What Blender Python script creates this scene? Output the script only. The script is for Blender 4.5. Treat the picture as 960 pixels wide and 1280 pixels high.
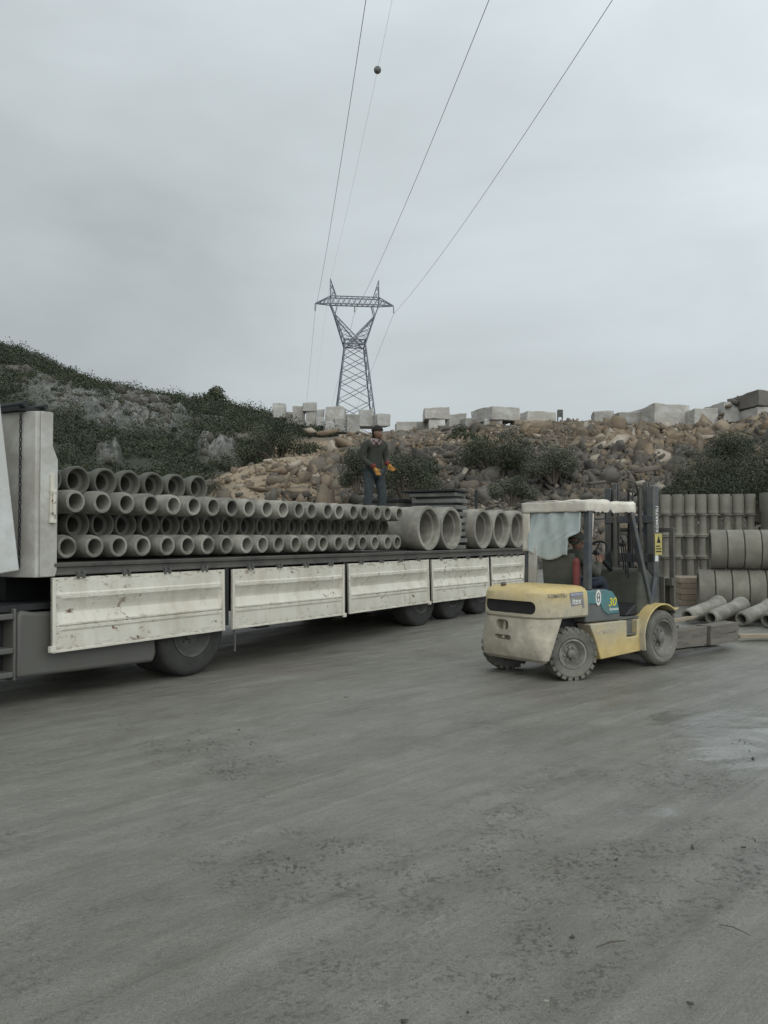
import bpy, bmesh, math, random
import numpy as np
from mathutils import Vector, Matrix, noise as mnoise
random.seed(7); rng = np.random.default_rng(7)
R = math.radians; PI = math.pi
scene = bpy.context.scene
COL = scene.collection
for o in list(bpy.data.objects): bpy.data.objects.remove(o)

# ------------------------------------------------------------------ camera
CAMZ = 1.65
cam_d = bpy.data.cameras.new('camera'); cam = bpy.data.objects.new('camera', cam_d); COL.objects.link(cam)
cam.location = (0, 0, CAMZ); cam.rotation_euler = (R(90 + 1.56), 0, 0)
cam_d.sensor_fit = 'HORIZONTAL'; cam_d.sensor_width = 36; cam_d.lens = 38.6
cam_d.clip_start = .05; cam_d.clip_end = 5000
scene.camera = cam

# ------------------------------------------------------------------ overcast sky and sun
SUN = Vector((.22, -.80, .66)).normalized()
w = bpy.data.worlds.new('World'); scene.world = w; w.use_nodes = True
nt = w.node_tree; N = nt.nodes; L = nt.links
for n in list(N): N.remove(n)
out = N.new('ShaderNodeOutputWorld'); bg = N.new('ShaderNodeBackground'); bg.inputs['Strength'].default_value = .1
sky = N.new('ShaderNodeTexSky'); sky.sky_type = 'NISHITA'; sky.sun_disc = False
sky.sun_elevation = math.asin(SUN.z); sky.sun_rotation = math.atan2(SUN.x, SUN.y)
sky.air_density = 1; sky.dust_density = 4; sky.ozone_density = 1
hs = N.new('ShaderNodeHueSaturation'); hs.inputs['Saturation'].default_value = .35; hs.inputs['Value'].default_value = .8
L.new(sky.outputs[0], hs.inputs['Color'])
tc = N.new('ShaderNodeTexCoord')
mp = N.new('ShaderNodeMapping'); mp.inputs['Scale'].default_value = (1, 1, 2.6); mp.inputs['Rotation'].default_value = (0, R(14), R(20))
L.new(tc.outputs['Generated'], mp.inputs['Vector'])
nz = N.new('ShaderNodeTexNoise'); nz.inputs['Scale'].default_value = 2.1; nz.inputs['Detail'].default_value = 7; nz.inputs['Roughness'].default_value = .5; nz.inputs['Distortion'].default_value = .25
L.new(mp.outputs[0], nz.inputs['Vector'])
nr = N.new('ShaderNodeMapRange'); nr.inputs[1].default_value = .3; nr.inputs[2].default_value = .7; nr.inputs[3].default_value = .86; nr.inputs[4].default_value = 1.17
L.new(nz.outputs[0], nr.inputs[0])
# the cloud sheet is thinner (brighter) towards the sun's side and near the skyline
dt = N.new('ShaderNodeVectorMath'); dt.operation = 'DOT_PRODUCT'; dt.inputs[1].default_value = (.62, -.45, .64)
L.new(tc.outputs['Generated'], dt.inputs[0])
gr = N.new('ShaderNodeMapRange'); gr.inputs[1].default_value = -1; gr.inputs[2].default_value = 1; gr.inputs[3].default_value = 2.9; gr.inputs[4].default_value = 11.5
L.new(dt.outputs['Value'], gr.inputs[0])
mu = N.new('ShaderNodeMath'); mu.operation = 'MULTIPLY'; L.new(nr.outputs[0], mu.inputs[0]); L.new(gr.outputs[0], mu.inputs[1])
cl = N.new('ShaderNodeMix'); cl.data_type = 'RGBA'; cl.blend_type = 'MULTIPLY'; cl.inputs[0].default_value = 1
cl.inputs[6].default_value = (.905, .995, 1.03, 1); L.new(mu.outputs[0], cl.inputs[7])
mx = N.new('ShaderNodeMix'); mx.data_type = 'RGBA'; mx.inputs[0].default_value = .92
L.new(hs.outputs[0], mx.inputs[6]); L.new(cl.outputs[2], mx.inputs[7])
L.new(mx.outputs[2], bg.inputs['Color']); L.new(bg.outputs[0], out.inputs['Surface'])

sd = bpy.data.lights.new('sun', 'SUN'); so = bpy.data.objects.new('sun', sd); COL.objects.link(so)
sd.energy = .85; sd.angle = R(60); sd.color = (1, .97, .93)
so.rotation_euler = SUN.to_track_quat('Z', 'Y').to_euler(); so.location = (10, -10, 30)
vs = scene.view_settings; scene.display_settings.display_device = 'sRGB'
vs.view_transform = 'Standard'; vs.look = 'None'; vs.exposure = 0; vs.gamma = 1; vs.use_curve_mapping = False
scene.render.engine = 'CYCLES'; scene.cycles.use_denoising = True
scene.cycles.max_bounces = 6; scene.cycles.diffuse_bounces = 3; scene.cycles.transparent_max_bounces = 6

# ------------------------------------------------------------------ helpers
class MB:
    def __init__(s): s.v = []; s.f = []
    def add(s, vs, fs):
        k = len(s.v); s.v += [tuple(p) for p in vs]; s.f += [tuple(i + k for i in q) for q in fs]; return s
    def box(s, a, b):
        x0, y0, z0 = a; x1, y1, z1 = b
        return s.add([(x0,y0,z0),(x1,y0,z0),(x1,y1,z0),(x0,y1,z0),(x0,y0,z1),(x1,y0,z1),(x1,y1,z1),(x0,y1,z1)],
                     [(0,3,2,1),(4,5,6,7),(0,1,5,4),(1,2,6,5),(2,3,7,6),(3,0,4,7)])
    def beam(s, p, q, w, h=None, up=(0,0,1)):
        h = h or w; p = Vector(p); q = Vector(q); d = (q - p).normalized(); up = Vector(up)
        if abs(d.dot(up)) > .98: up = Vector((0, 1, 0)) if abs(d.y) < .9 else Vector((1, 0, 0))
        a = d.cross(up).normalized() * (w / 2); b = a.cross(d).normalized() * (h / 2)
        vs = [p-a-b, p+a-b, p+a+b, p-a+b, q-a-b, q+a-b, q+a+b, q-a+b]
        return s.add(vs, [(0,3,2,1),(4,5,6,7),(0,1,5,4),(1,2,6,5),(2,3,7,6),(3,0,4,7)])
    def tube(s, pts, r, n=8, cap=True):
        pts = [Vector(p) for p in pts]; m = len(pts); rr = r if hasattr(r, '__len__') else [r] * m
        d0 = (pts[1] - pts[0]).normalized(); up = Vector((0,0,1)) if abs(d0.z) < .9 else Vector((1,0,0))
        vs = []
        for i, p in enumerate(pts):
            d = ((pts[min(i+1,m-1)] - pts[max(i-1,0)])).normalized()
            a = d.cross(up)
            if a.length < 1e-4: a = d.orthogonal()
            a.normalize(); b = a.cross(d).normalized(); up = b
            vs += [p + (a*math.cos(2*PI*k/n) + b*math.sin(2*PI*k/n)) * rr[i] for k in range(n)]
        fs = [(i*n+k, i*n+(k+1)%n, (i+1)*n+(k+1)%n, (i+1)*n+k) for i in range(m-1) for k in range(n)]
        if cap: fs += [tuple(range(n))[::-1], tuple(range((m-1)*n, m*n))]
        return s.add(vs, fs)
    def lathe(s, prof, n=32, axis='z', o=(0,0,0), closed=False):
        # prof: (r, h) pairs turned about an axis
        vs = []
        for r, h in prof:
            for k in range(n):
                c, q = r*math.cos(2*PI*k/n), r*math.sin(2*PI*k/n)
                p = {'z': (c, q, h), 'y': (c, h, q), 'x': (h, c, q)}[axis]
                vs.append((p[0]+o[0], p[1]+o[1], p[2]+o[2]))
        m = len(prof); rng_ = range(m if closed else m-1)
        fs = [(i*n+k, i*n+(k+1)%n, ((i+1)%m)*n+(k+1)%n, ((i+1)%m)*n+k) for i in rng_ for k in range(n)]
        return s.add(vs, fs)
    def prism(s, poly, y0, y1, axis='y'):
        # a 2-D outline (a, z) pushed along an axis
        f = {'y': lambda a, z, t: (a, t, z), 'x': lambda a, z, t: (t, a, z), 'z': lambda a, z, t: (a, z, t)}[axis]
        n = len(poly); vs = [f(a, z, y0) for a, z in poly] + [f(a, z, y1) for a, z in poly]
        return s.add(vs, [tuple(range(n)), tuple(range(2*n-1, n-1, -1))] + [(i, i+n, (i+1)%n+n, (i+1)%n) for i in range(n)])
    def mesh(s, name):
        me = bpy.data.meshes.new(name); me.from_pydata(s.v, [], s.f); me.update()
        bm = bmesh.new(); bm.from_mesh(me); bmesh.ops.recalc_face_normals(bm, faces=bm.faces); bm.to_mesh(me); bm.free()
        return me
    def build(s, name, mat, parent=None, smooth=False, bevel=0, seg=2, loc=None, rot=None):
        o = bpy.data.objects.new(name, s.mesh(name)); COL.objects.link(o)
        o.data.materials.append(mat)
        if parent: o.parent = parent
        if loc: o.location = loc
        if rot: o.rotation_euler = rot
        if smooth: shade(o)
        if bevel:
            m = o.modifiers.new('bevel', 'BEVEL'); m.width = bevel; m.segments = seg; m.limit_method = 'ANGLE'; m.angle_limit = R(40)
            shade(o)
        return o
def shade(o, ang=35):
    me = o.data
    for p in me.polygons: p.use_smooth = True
    bm = bmesh.new(); bm.from_mesh(me)
    for e in bm.edges:
        if len(e.link_faces) == 2 and e.calc_face_angle(0) > R(ang): e.smooth = False
    bm.to_mesh(me); bm.free()
def tag(o, label=None, cat=None, group=None, kind=None):
    if label: o['label'] = label
    if cat: o['category'] = cat
    if group: o['group'] = group
    if kind: o['kind'] = kind
    return o
def thing(name, label, cat, loc=(0,0,0), rz=0, group=None):
    o = bpy.data.objects.new(name, None); COL.objects.link(o); o.empty_display_size = .2
    o.location = loc; o.rotation_euler = (0, 0, rz); return tag(o, label, cat, group)
def dup(root, loc, rot=None, label=None, group=None, parent=None):
    r = root.copy(); COL.objects.link(r); r.location = loc
    if rot is not None: r.rotation_euler = rot
    if label: r['label'] = label
    if group: r['group'] = group
    if parent: r.parent = parent
    for c in root.children:
        d = c.copy(); COL.objects.link(d); d.parent = r
        for g in c.children:
            e = g.copy(); COL.objects.link(e); e.parent = d
    return r
def np_obj(name, V, F, mat, attr=None, parent=None, smooth=False):
    V = np.asarray(V, np.float32); F = np.asarray(F, np.int32); k = F.shape[1]
    me = bpy.data.meshes.new(name)
    me.vertices.add(len(V)); me.vertices.foreach_set('co', V.ravel())
    me.loops.add(F.size); me.loops.foreach_set('vertex_index', F.ravel())
    me.polygons.add(len(F)); me.polygons.foreach_set('loop_start', np.arange(0, F.size, k, dtype=np.int32))
    me.polygons.foreach_set('loop_total', np.full(len(F), k, np.int32))
    if smooth: me.polygons.foreach_set('use_smooth', np.ones(len(F), bool))
    for nm, a in (attr or {}).items():
        at = me.attributes.new(nm, 'FLOAT', 'POINT'); at.data.foreach_set('value', np.asarray(a, np.float32))
    me.update(calc_edges=True); me.validate()
    o = bpy.data.objects.new(name, me); COL.objects.link(o); me.materials.append(mat)
    if parent: o.parent = parent
    return o
def vnoise(x, y, seed=0):
    xi = np.floor(x).astype(np.int64); yi = np.floor(y).astype(np.int64); fx = x - xi; fy = y - yi
    fx = fx*fx*(3-2*fx); fy = fy*fy*(3-2*fy)
    def h(a, b):
        n = (a*374761393 + b*668265263 + seed*1442695041) & 0xffffffff
        n = ((n ^ (n >> 13)) * 1274126177) & 0xffffffff
        return ((n ^ (n >> 16)) & 0xffff) / 65535.
    return (h(xi,yi)*(1-fx)+h(xi+1,yi)*fx)*(1-fy) + (h(xi,yi+1)*(1-fx)+h(xi+1,yi+1)*fx)*fy
def fbm(x, y, o=4, seed=0):
    s = 0; a = .5; t = 0
    for i in range(o):
        s = s + a*vnoise(x*2**i + 17*i, y*2**i - 9*i, seed+i); t += a; a *= .5
    return s/t*2-1
def sstep(a, b, x): t = np.clip((x-a)/(b-a), 0, 1); return t*t*(3-2*t)

# ------------------------------------------------------------------ materials
def nodes(name):
    m = bpy.data.materials.new(name); m.use_nodes = True; t = m.node_tree
    return m, t, t.nodes['Principled BSDF']
def ramp(t, fac, stops):
    r = t.nodes.new('ShaderNodeValToRGB'); e = r.color_ramp.elements
    while len(e) < len(stops): e.new(.5)
    for i, (p, c) in enumerate(stops):
        e[i].position = p; e[i].color = (*c, 1) if len(c) == 3 else c
    t.links.new(fac, r.inputs[0]); return r.outputs[0]
def noise_n(t, scale, detail=4, rough=.55, vec=None, dist=0):
    n = t.nodes.new('ShaderNodeTexNoise'); n.inputs['Scale'].default_value = scale; n.inputs['Detail'].default_value = detail
    n.inputs['Roughness'].default_value = rough; n.inputs['Distortion'].default_value = dist
    if vec is not None: t.links.new(vec, n.inputs['Vector'])
    return n.outputs[0]
def mixc(t, fac, a, b, mode='MIX'):
    m = t.nodes.new('ShaderNodeMix'); m.data_type = 'RGBA'; m.blend_type = mode
    for s, v in ((0, fac), (6, a), (7, b)):
        if hasattr(v, 'links') or hasattr(v, 'is_linked'): t.links.new(v, m.inputs[s])
        elif s == 0: m.inputs[0].default_value = v
        else: m.inputs[s].default_value = (*v, 1)
    return m.outputs[2]
def math_n(t, op, a, b=0.):
    m = t.nodes.new('ShaderNodeMath'); m.operation = op
    for i, v in enumerate((a, b)):
        if hasattr(v, 'is_linked'): t.links.new(v, m.inputs[i])
        else: m.inputs[i].default_value = v
    return m.outputs[0]
def coord(t, kind='Object', scale=(1,1,1), rot=(0,0,0)):
    c = t.nodes.new('ShaderNodeTexCoord'); m = t.nodes.new('ShaderNodeMapping')
    m.inputs['Scale'].default_value = scale; m.inputs['Rotation'].default_value = rot
    oi = t.nodes.new('ShaderNodeObjectInfo'); k = t.nodes.new('ShaderNodeMath'); k.operation = 'MULTIPLY'; k.inputs[1].default_value = 37.
    t.links.new(oi.outputs['Random'], k.inputs[0]); t.links.new(k.outputs[0], m.inputs['Location'])      # no two copies wear the same stains
    t.links.new(c.outputs[kind], m.inputs['Vector']); return m.outputs[0]
def geo_pos(t, scale=(1,1,1), rot=(0,0,0)):
    g = t.nodes.new('ShaderNodeNewGeometry'); q = t.nodes.new('ShaderNodeMapping'); m = t.nodes.new('ShaderNodeMapping')
    q.inputs['Rotation'].default_value = rot; m.inputs['Scale'].default_value = scale      # turn first, then stretch
    t.links.new(g.outputs['Position'], q.inputs['Vector']); t.links.new(q.outputs[0], m.inputs['Vector']); return m.outputs[0]
def bump(t, b, h, strength=.4, dist=.02):
    n = t.nodes.new('ShaderNodeBump'); n.inputs['Strength'].default_value = strength; n.inputs['Distance'].default_value = dist
    t.links.new(h, n.inputs['Height']); t.links.new(n.outputs[0], b.inputs['Normal'])
def pm(name, c, c2=None, scale=6, rough=.8, bmp=.2, bscale=None, metal=0, dirt=None, dirt_amt=.5, dscale=2.5, spec=.5, rnd=0, stretch=(1,1,1)):
    m, t, b = nodes(name); v = coord(t, scale=stretch)
    c2 = c2 or tuple(x*.7 for x in c)
    n1 = noise_n(t, scale, 5, .6, v)
    col = ramp(t, n1, [(.3, c2), (.7, c)])
    if dirt:
        n2 = noise_n(t, dscale, 6, .68, v)
        col = mixc(t, ramp(t, n2, [(.5-.25*dirt_amt, (1,1,1)), (.62-.1*dirt_amt+.12, (0,0,0))]), col, dirt)
    if rnd:
        oi = t.nodes.new('ShaderNodeObjectInfo'); mr = t.nodes.new('ShaderNodeMapRange')
        mr.inputs[3].default_value = 1-rnd; mr.inputs[4].default_value = 1+rnd; t.links.new(oi.outputs['Random'], mr.inputs[0])
        cmb = t.nodes.new('ShaderNodeCombineColor')
        for i in range(3): t.links.new(mr.outputs[0], cmb.inputs[i])
        col = mixc(t, 1., col, cmb.outputs[0], 'MULTIPLY')
    t.links.new(col, b.inputs['Base Color'])
    b.inputs['Roughness'].default_value = rough; b.inputs['Metallic'].default_value = metal; b.inputs['Specular IOR Level'].default_value = spec
    if bmp: bump(t, b, noise_n(t, bscale or scale*4, 4, .6, v), bmp, .01)
    return m
M = {}
M['concrete'] = pm('concrete', (.44,.425,.365), (.31,.30,.255), 5, .9, .35, 40, dirt=(.15,.145,.122), dirt_amt=.5, dscale=2.4, rnd=.22)
M['concrete_shaded'] = pm('shaded_concrete', (.118,.115,.096), (.075,.074,.061), 5, .8, .35, 40, rnd=.14)  # darker copy of concrete: shade of the set-back rows put into the colour
M['concrete_big'] = pm('bright_concrete', (.42,.405,.34), (.31,.30,.25), 4, .9, .35, 30, dirt=(.2,.19,.16), dirt_amt=.3, dscale=2, rnd=.06)
M['concrete_olive'] = pm('olive_concrete', (.28,.268,.222), (.20,.192,.158), 4, .9, .3, 30, dirt=(.17,.16,.13), dirt_amt=.35, rnd=.12)
M['rubber'] = pm('rubber', (.05,.05,.046), (.028,.028,.026), 7, .85, .3, 60)
M['rubber_mud'] = pm('muddy_rubber', (.10,.097,.085), (.06,.058,.051), 9, .9, .4, 40, dirt=(.19,.182,.155), dirt_amt=.5)
M['black'] = pm('black_metal', (.02,.021,.022), (.012,.012,.013), 6, .6, .1)
M['dark_steel'] = pm('dark_steel', (.055,.056,.055), (.03,.03,.03), 8, .6, .2, dirt=(.1,.095,.08), dirt_amt=.25)
M['rim'] = pm('dusty_rim', (.40,.39,.345), (.28,.275,.245), 8, .75, .2, dirt=(.13,.125,.11), dirt_amt=.3)
M['rim_dark'] = pm('dusty_dark_rim', (.12,.12,.11), (.07,.07,.065), 8, .75, .2)
M['grey_plastic'] = pm('grey_plastic', (.115,.113,.104), (.085,.084,.077), 3, .55, .05, dirt=(.10,.097,.085), dirt_amt=.35)
M['cab_white'] = pm('cab_white', (.66,.68,.68), (.6,.62,.62), 1.5, .35, .0, dirt=(.5,.5,.47), dirt_amt=.15)
M['wall_white'] = pm('wall_white', (.62,.62,.58), (.5,.5,.47), 2, .55, .05, dirt=(.36,.34,.3), dirt_amt=.25)
M['wood'] = pm('weathered_wood', (.105,.095,.08), (.05,.046,.039), 4, .9, .5, 12, stretch=(1,6,6), dirt=(.16,.145,.12), dirt_amt=.2)
M['plank'] = pm('pale_plank', (.34,.28,.2), (.24,.2,.145), 4, .85, .4, 12, stretch=(1,8,8))
M['navy'] = pm('navy_paint', (.032,.045,.075), (.02,.028,.045), 5, .5, .1, dirt=(.1,.1,.09), dirt_amt=.25)
M['teal'] = pm('teal_paint', (.03,.28,.31), (.02,.22,.25), 4, .45, .05, dirt=(.1,.17,.17), dirt_amt=.2)
M['slate'] = pm('dusty_slate_paint', (.085,.095,.105), (.06,.07,.08), 4, .6, .1, dirt=(.14,.14,.125), dirt_amt=.4)
M['canvas'] = pm('dirty_canvas', (.82,.78,.69), (.68,.64,.56), 5, .95, .6, 16, dirt=(.52,.48,.41), dirt_amt=.4)
M['red'] = pm('dusty_red', (.19,.035,.033), (.12,.026,.025), 6, .6, .1)
M['olive'] = pm('olive_fabric', (.085,.088,.07), (.055,.058,.046), 8, .95, .4, 50)
M['seat_navy'] = pm('seat_navy', (.022,.032,.05), (.014,.02,.032), 6, .8, .2)
M['white_paint'] = pm('white_lettering', (.75,.75,.72), (.6,.6,.57), 10, .6, 0)
M['faded_ink'] = pm('faded_ink', (.16,.15,.15), (.24,.22,.17), 30, .8, 0)
M['yellow_mark'] = pm('yellow_lettering', (.72,.62,.05), (.6,.5,.04), 8, .5, 0)
M['label_yellow'] = pm('warning_yellow', (.55,.47,.16), (.42,.36,.13), 12, .6, 0)
M['decal_blue'] = pm('decal_blue', (.06,.08,.24), (.12,.13,.24), 14, .6, 0, dirt=(.24,.22,.2), dirt_amt=.05, dscale=7)
M['decal_pale'] = pm('decal_pale', (.36,.37,.46), (.26,.28,.38), 14, .6, 0)
M['pylon'] = pm('hazed_steel', (.17,.19,.22), (.13,.15,.18), .3, .6, 0, metal=.0)  # galvanised steel with the blue fade of distant haze put into its colour
M['wire'] = pm('wire', (.12,.13,.14), (.1,.11,.12), 1, .6, 0)
M['glass_ins'] = pm('insulator_glass', (.14,.17,.19), None, 1, .3, 0)
M['marble'] = pm('marble', (.58,.58,.56), (.42,.42,.405), .8, .85, .5, 5, dirt=(.34,.32,.285), dirt_amt=.35, dscale=.7, rnd=.2)
M['marble_brown'] = pm('brown_stone', (.40,.33,.25), (.28,.23,.18), .9, .9, .5, 5, dirt=(.24,.19,.14), dirt_amt=.35, dscale=.8)
M['bark'] = pm('bark', (.12,.1,.08), None, 6, .95, .4)
M['cloth_jacket'] = pm('jacket_cloth', (.045,.047,.037), (.025,.028,.022), 14, .95, .4, 30)
M['cloth_trousers'] = pm('trouser_cloth', (.05,.062,.066), (.03,.038,.042), 12, .95, .4, 30)
M['skin'] = pm('skin', (.22,.13,.09), (.18,.105,.07), 10, .6, 0)
M['hair'] = pm('cap_knit', (.022,.018,.016), None, 30, .95, .4, 60)
M['glove'] = pm('work_glove', (.42,.21,.04), (.30,.14,.028), 14, .8, .2)
M['cuff'] = pm('red_cuff', (.16,.028,.022), None, 14, .8, .2)
M['drum'] = pm('ribbed_steel', (.26,.27,.25), (.17,.18,.165), 6, .6, .2, dirt=(.12,.12,.11), dirt_amt=.3)
# scarf / shirt with check pattern
m, t, b = nodes('check_shirt'); v = coord(t, scale=(1,1,1))
ck = t.nodes.new('ShaderNodeTexChecker'); ck.inputs['Scale'].default_value = 16; ck.inputs[1].default_value = (.20,.175,.165,1); ck.inputs[2].default_value = (.07,.03,.03,1)
t.links.new(v, ck.inputs[0]); t.links.new(ck.outputs[0], b.inputs['Base Color']); b.inputs['Roughness'].default_value = .95; M['check'] = m
M['dark_stone'] = pm('dark_stone', (.21,.205,.195), (.13,.128,.122), .9, .9, .5, 5, dirt=(.17,.155,.135), dirt_amt=.25, dscale=.8)
# cream paint with rust
m, t, b = nodes('rusty_cream_paint'); v = coord(t)
base = ramp(t, noise_n(t, 1.6, 5, .6, v), [(.3, (.56,.535,.455)), (.7, (.69,.66,.575))])
base = mixc(t, ramp(t, noise_n(t, 3.2, 5, .62, coord(t, scale=(1.6,1,.35))), [(.48,(0,0,0)), (.72,(.55,.55,.55))]), base, (.44,.385,.29))
spots = ramp(t, noise_n(t, 11, 6, .72, coord(t, scale=(.8,1,1.3))), [(.575,(0,0,0)), (.60,(1,1,1))])
clus = ramp(t, noise_n(t, 2.3, 3, .6, v), [(.46,(0,0,0)), (.62,(1,1,1))])
edge = t.nodes.new('ShaderNodeAttribute'); edge.attribute_name = 'rust'
spots2 = ramp(t, noise_n(t, 24, 6, .75, coord(t, scale=(.35,1,1.6))), [(.525,(0,0,0)), (.565,(1,1,1))])
f = math_n(t, 'MULTIPLY', spots, clus); f2 = math_n(t, 'MULTIPLY', spots2, edge.outputs['Fac'])
f = math_n(t, 'MAXIMUM', f, f2)
col = mixc(t, f, base, ramp(t, noise_n(t, 40, 2, .5, v), [(.4,(.07,.045,.03)), (.6,(.20,.11,.055))]))
t.links.new(col, b.inputs['Base Color']); b.inputs['Roughness'].default_value = .6
bump(t, b, f, -.3, .004); M['gate'] = m
# forklift paint: yellow fading to mud-grey by patches
def dusty_yellow(name, lo, hi):
    m, t, b = nodes(name); v = coord(t)
    sx = t.nodes.new('ShaderNodeSeparateXYZ'); tcn = t.nodes.new('ShaderNodeTexCoord'); t.links.new(tcn.outputs['Object'], sx.inputs[0])
    n = noise_n(t, 3.5, 6, .65, v)
    h = math_n(t, 'ADD', sx.outputs[2], math_n(t, 'MULTIPLY', math_n(t, 'SUBTRACT', n, .5), .55))
    mr = t.nodes.new('ShaderNodeMapRange'); mr.inputs[1].default_value = lo; mr.inputs[2].default_value = hi; t.links.new(h, mr.inputs[0])
    y = ramp(t, noise_n(t, 9, 4, .6, v), [(.3,(.47,.36,.145)), (.7,(.60,.465,.205))])
    g = ramp(t, noise_n(t, 14, 5, .65, v), [(.3,(.36,.325,.24)), (.7,(.47,.425,.32))])
    c = mixc(t, mr.outputs[0], g, y)
    sp = ramp(t, noise_n(t, 30, 4, .7, v), [(.66,(0,0,0)), (.72,(.7,.7,.7))])
    c = mixc(t, sp, c, (.12,.10,.08))
    t.links.new(c, b.inputs['Base Color']); b.inputs['Roughness'].default_value = .6
    bump(t, b, n, .08, .01); return m
M['yellow_up'] = dusty_yellow('dusty_yellow_hood', .76, 1.06)
M['yellow_side'] = dusty_yellow('dusty_yellow_side', .62, .30)
M['yellow'] = dusty_yellow('dusty_yellow_fender', .35, .75)
M['cw_grey'] = pm('muddy_counterweight', (.66,.605,.475), (.54,.49,.38), 5, .8, .25, 20, dirt=(.34,.31,.245), dirt_amt=.3)
# curtain plastic
m, t, b = nodes('clear_curtain'); v = coord(t)
t.links.new(ramp(t, noise_n(t, 5, 4, .6, v), [(.3,(.37,.425,.42)), (.7,(.48,.535,.525))]), b.inputs['Base Color']); b.inputs['Roughness'].default_value = .35
bump(t, b, noise_n(t, 7, 3, .5, v), .3, .02); M['curtain'] = m
def foliage(name, a, c):
    m, t, b = nodes(name)
    at = t.nodes.new('ShaderNodeAttribute'); at.attribute_name = 'tint'
    t.links.new(ramp(t, at.outputs['Fac'], [(0, a), (1, c)]), b.inputs['Base Color']); b.inputs['Roughness'].default_value = .8; b.inputs['Specular IOR Level'].default_value = .2
    return m
M['leaf'] = foliage('dark_maquis_leaves', (.026,.034,.021), (.102,.112,.071))
M['leaf_grey'] = foliage('grey_green_leaves', (.045,.054,.038), (.135,.143,.10))
# rock rubble
m, t, b = nodes('rubble_rock'); at = t.nodes.new('ShaderNodeAttribute'); at.attribute_name = 'tint'
c = ramp(t, at.outputs['Fac'], [(0,(.062,.058,.051)), (.35,(.135,.125,.109)), (.6,(.195,.155,.112)), (.85,(.275,.212,.147)), (1,(.44,.40,.335))])
v = geo_pos(t); c = mixc(t, 1., c, ramp(t, noise_n(t, 2.2, 6, .7, v), [(.25,(.55,.55,.55)), (.75,(1.15,1.12,1.08))]), 'MULTIPLY')
t.links.new(c, b.inputs['Base Color']); b.inputs['Roughness'].default_value = .95
bump(t, b, noise_n(t, 6, 6, .7, v), .45, .04); M['rock'] = m

# ------------------------------------------------------------------ terrain shape
F_PX = 1029.
def fpx(X, Y): return 480 + F_PX*X/np.maximum(Y, 1)
def yard_z(X, Y): return .14*sstep(11, 14.5, Y)
# bank of rubble: direction -> crest elevation
BP = [150, 215, 262, 300, 350, 400, 430, 480, 560, 640, 700, 760, 830, 900, 930, 960, 1100, 1900]
BE = [.0, .03, .062, .078, .092, .102, .113, .123, .131, .131, .135, .135, .133, .1335, .136, .150, .160, .16]
BF = [40, 38, 36, 35, 35, 36, 37, 38, 37, 37, 37, 36, 34, 32, 31, 30, 28, 26]       # foot distance
BT = [52, 51, 50, 50, 51, 54, 57, 60, 60, 60, 60, 60, 60, 58, 56, 55, 54, 50]       # crest distance
HP = [-900, -300, 0, 30, 60, 110, 160, 200, 265, 300, 345, 400, 480, 700]
HY = [388, 408, 438, 446, 459, 480, 491, 499, 510, 517, 525, 548, 578, 640]         # hill crest line
def terrain_z(X, Y, detail=True):
    p = fpx(X, Y)
    e = np.interp(p, BP, BE); f = np.interp(p, BP, BF); tp = np.interp(p, BP, BT)
    zc = CAMZ + e*tp
    q = np.clip((Y - f)/(tp - f), 0, 1)
    bank = .1 + (zc - .1)*(q*.75 + .25*sstep(0, 1, q))
    bank = np.where(e < .005, 0, bank)*sstep(170, 262, p)
    hz = CAMZ + (668 - np.interp(p, HP, HY))/F_PX*150
    qh = (Y - 42)/108
    hill = np.where(qh < 1, 1.5 + (hz - 1.5)*np.clip(qh, -.02, 1)**.92 if False else 1.5 + (hz - 1.5)*np.sign(qh)*np.abs(qh)**.92, hz - (Y-150)*.05)
    hill = np.where(Y < 42, -.5, hill)
    plat = (CAMZ + np.interp(p, [340,480,530], [.118,.120,.128])*np.minimum(Y, 150) + .116*np.maximum(Y-150, 0))*sstep(318, 345, p) - 5*(1 - sstep(318, 345, p)) - np.maximum(0, 60 - Y)*1.2
    plat = np.where(Y > 235, plat - (Y-235)*.5, plat)
    z = np.maximum(np.maximum(bank, hill), plat)
    if detail:
        k = sstep(30, 46, Y)
        z = z + k*(fbm(X*.22, Y*.22, 5, 3)*.45) + k*sstep(60, 110, Y)*(1 - sstep(320, 350, p))*fbm(X*.07, Y*.07, 4, 9)*1.6
        # grey limestone outcrops stand out of the hillside
        oc = outcrop(X, Y, p)
        z = z + oc*(.9 + 1.5*(1-np.abs(fbm(X*.42, Y*.10, 5, 21))*2.2) + .9*fbm(X*1.1, Y*.5, 4, 23))
    return z
def outcrop(X, Y, p=None):
    if p is None: p = fpx(X, Y)
    n = fbm(X*.11, Y*.09, 3, 5)*.5
    a = np.exp(-((p-130)/115)**4)*sstep(72, 82, Y)*(1-sstep(114, 126, Y))
    b2 = np.exp(-((p-272)/32)**4)*sstep(62, 66, Y)*(1-sstep(74, 80, Y))
    c2 = np.exp(-((p-135)/18)**4)*sstep(57, 60, Y)*(1-sstep(63, 66, Y))*.8
    d2 = np.exp(-((p-212)/30)**4)*sstep(84, 90, Y)*(1-sstep(100, 112, Y))*.8
    return np.clip(np.maximum.reduce([a, b2, c2, d2])*1.4 + n - .25, 0, 1)*(Y > 45)

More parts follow.
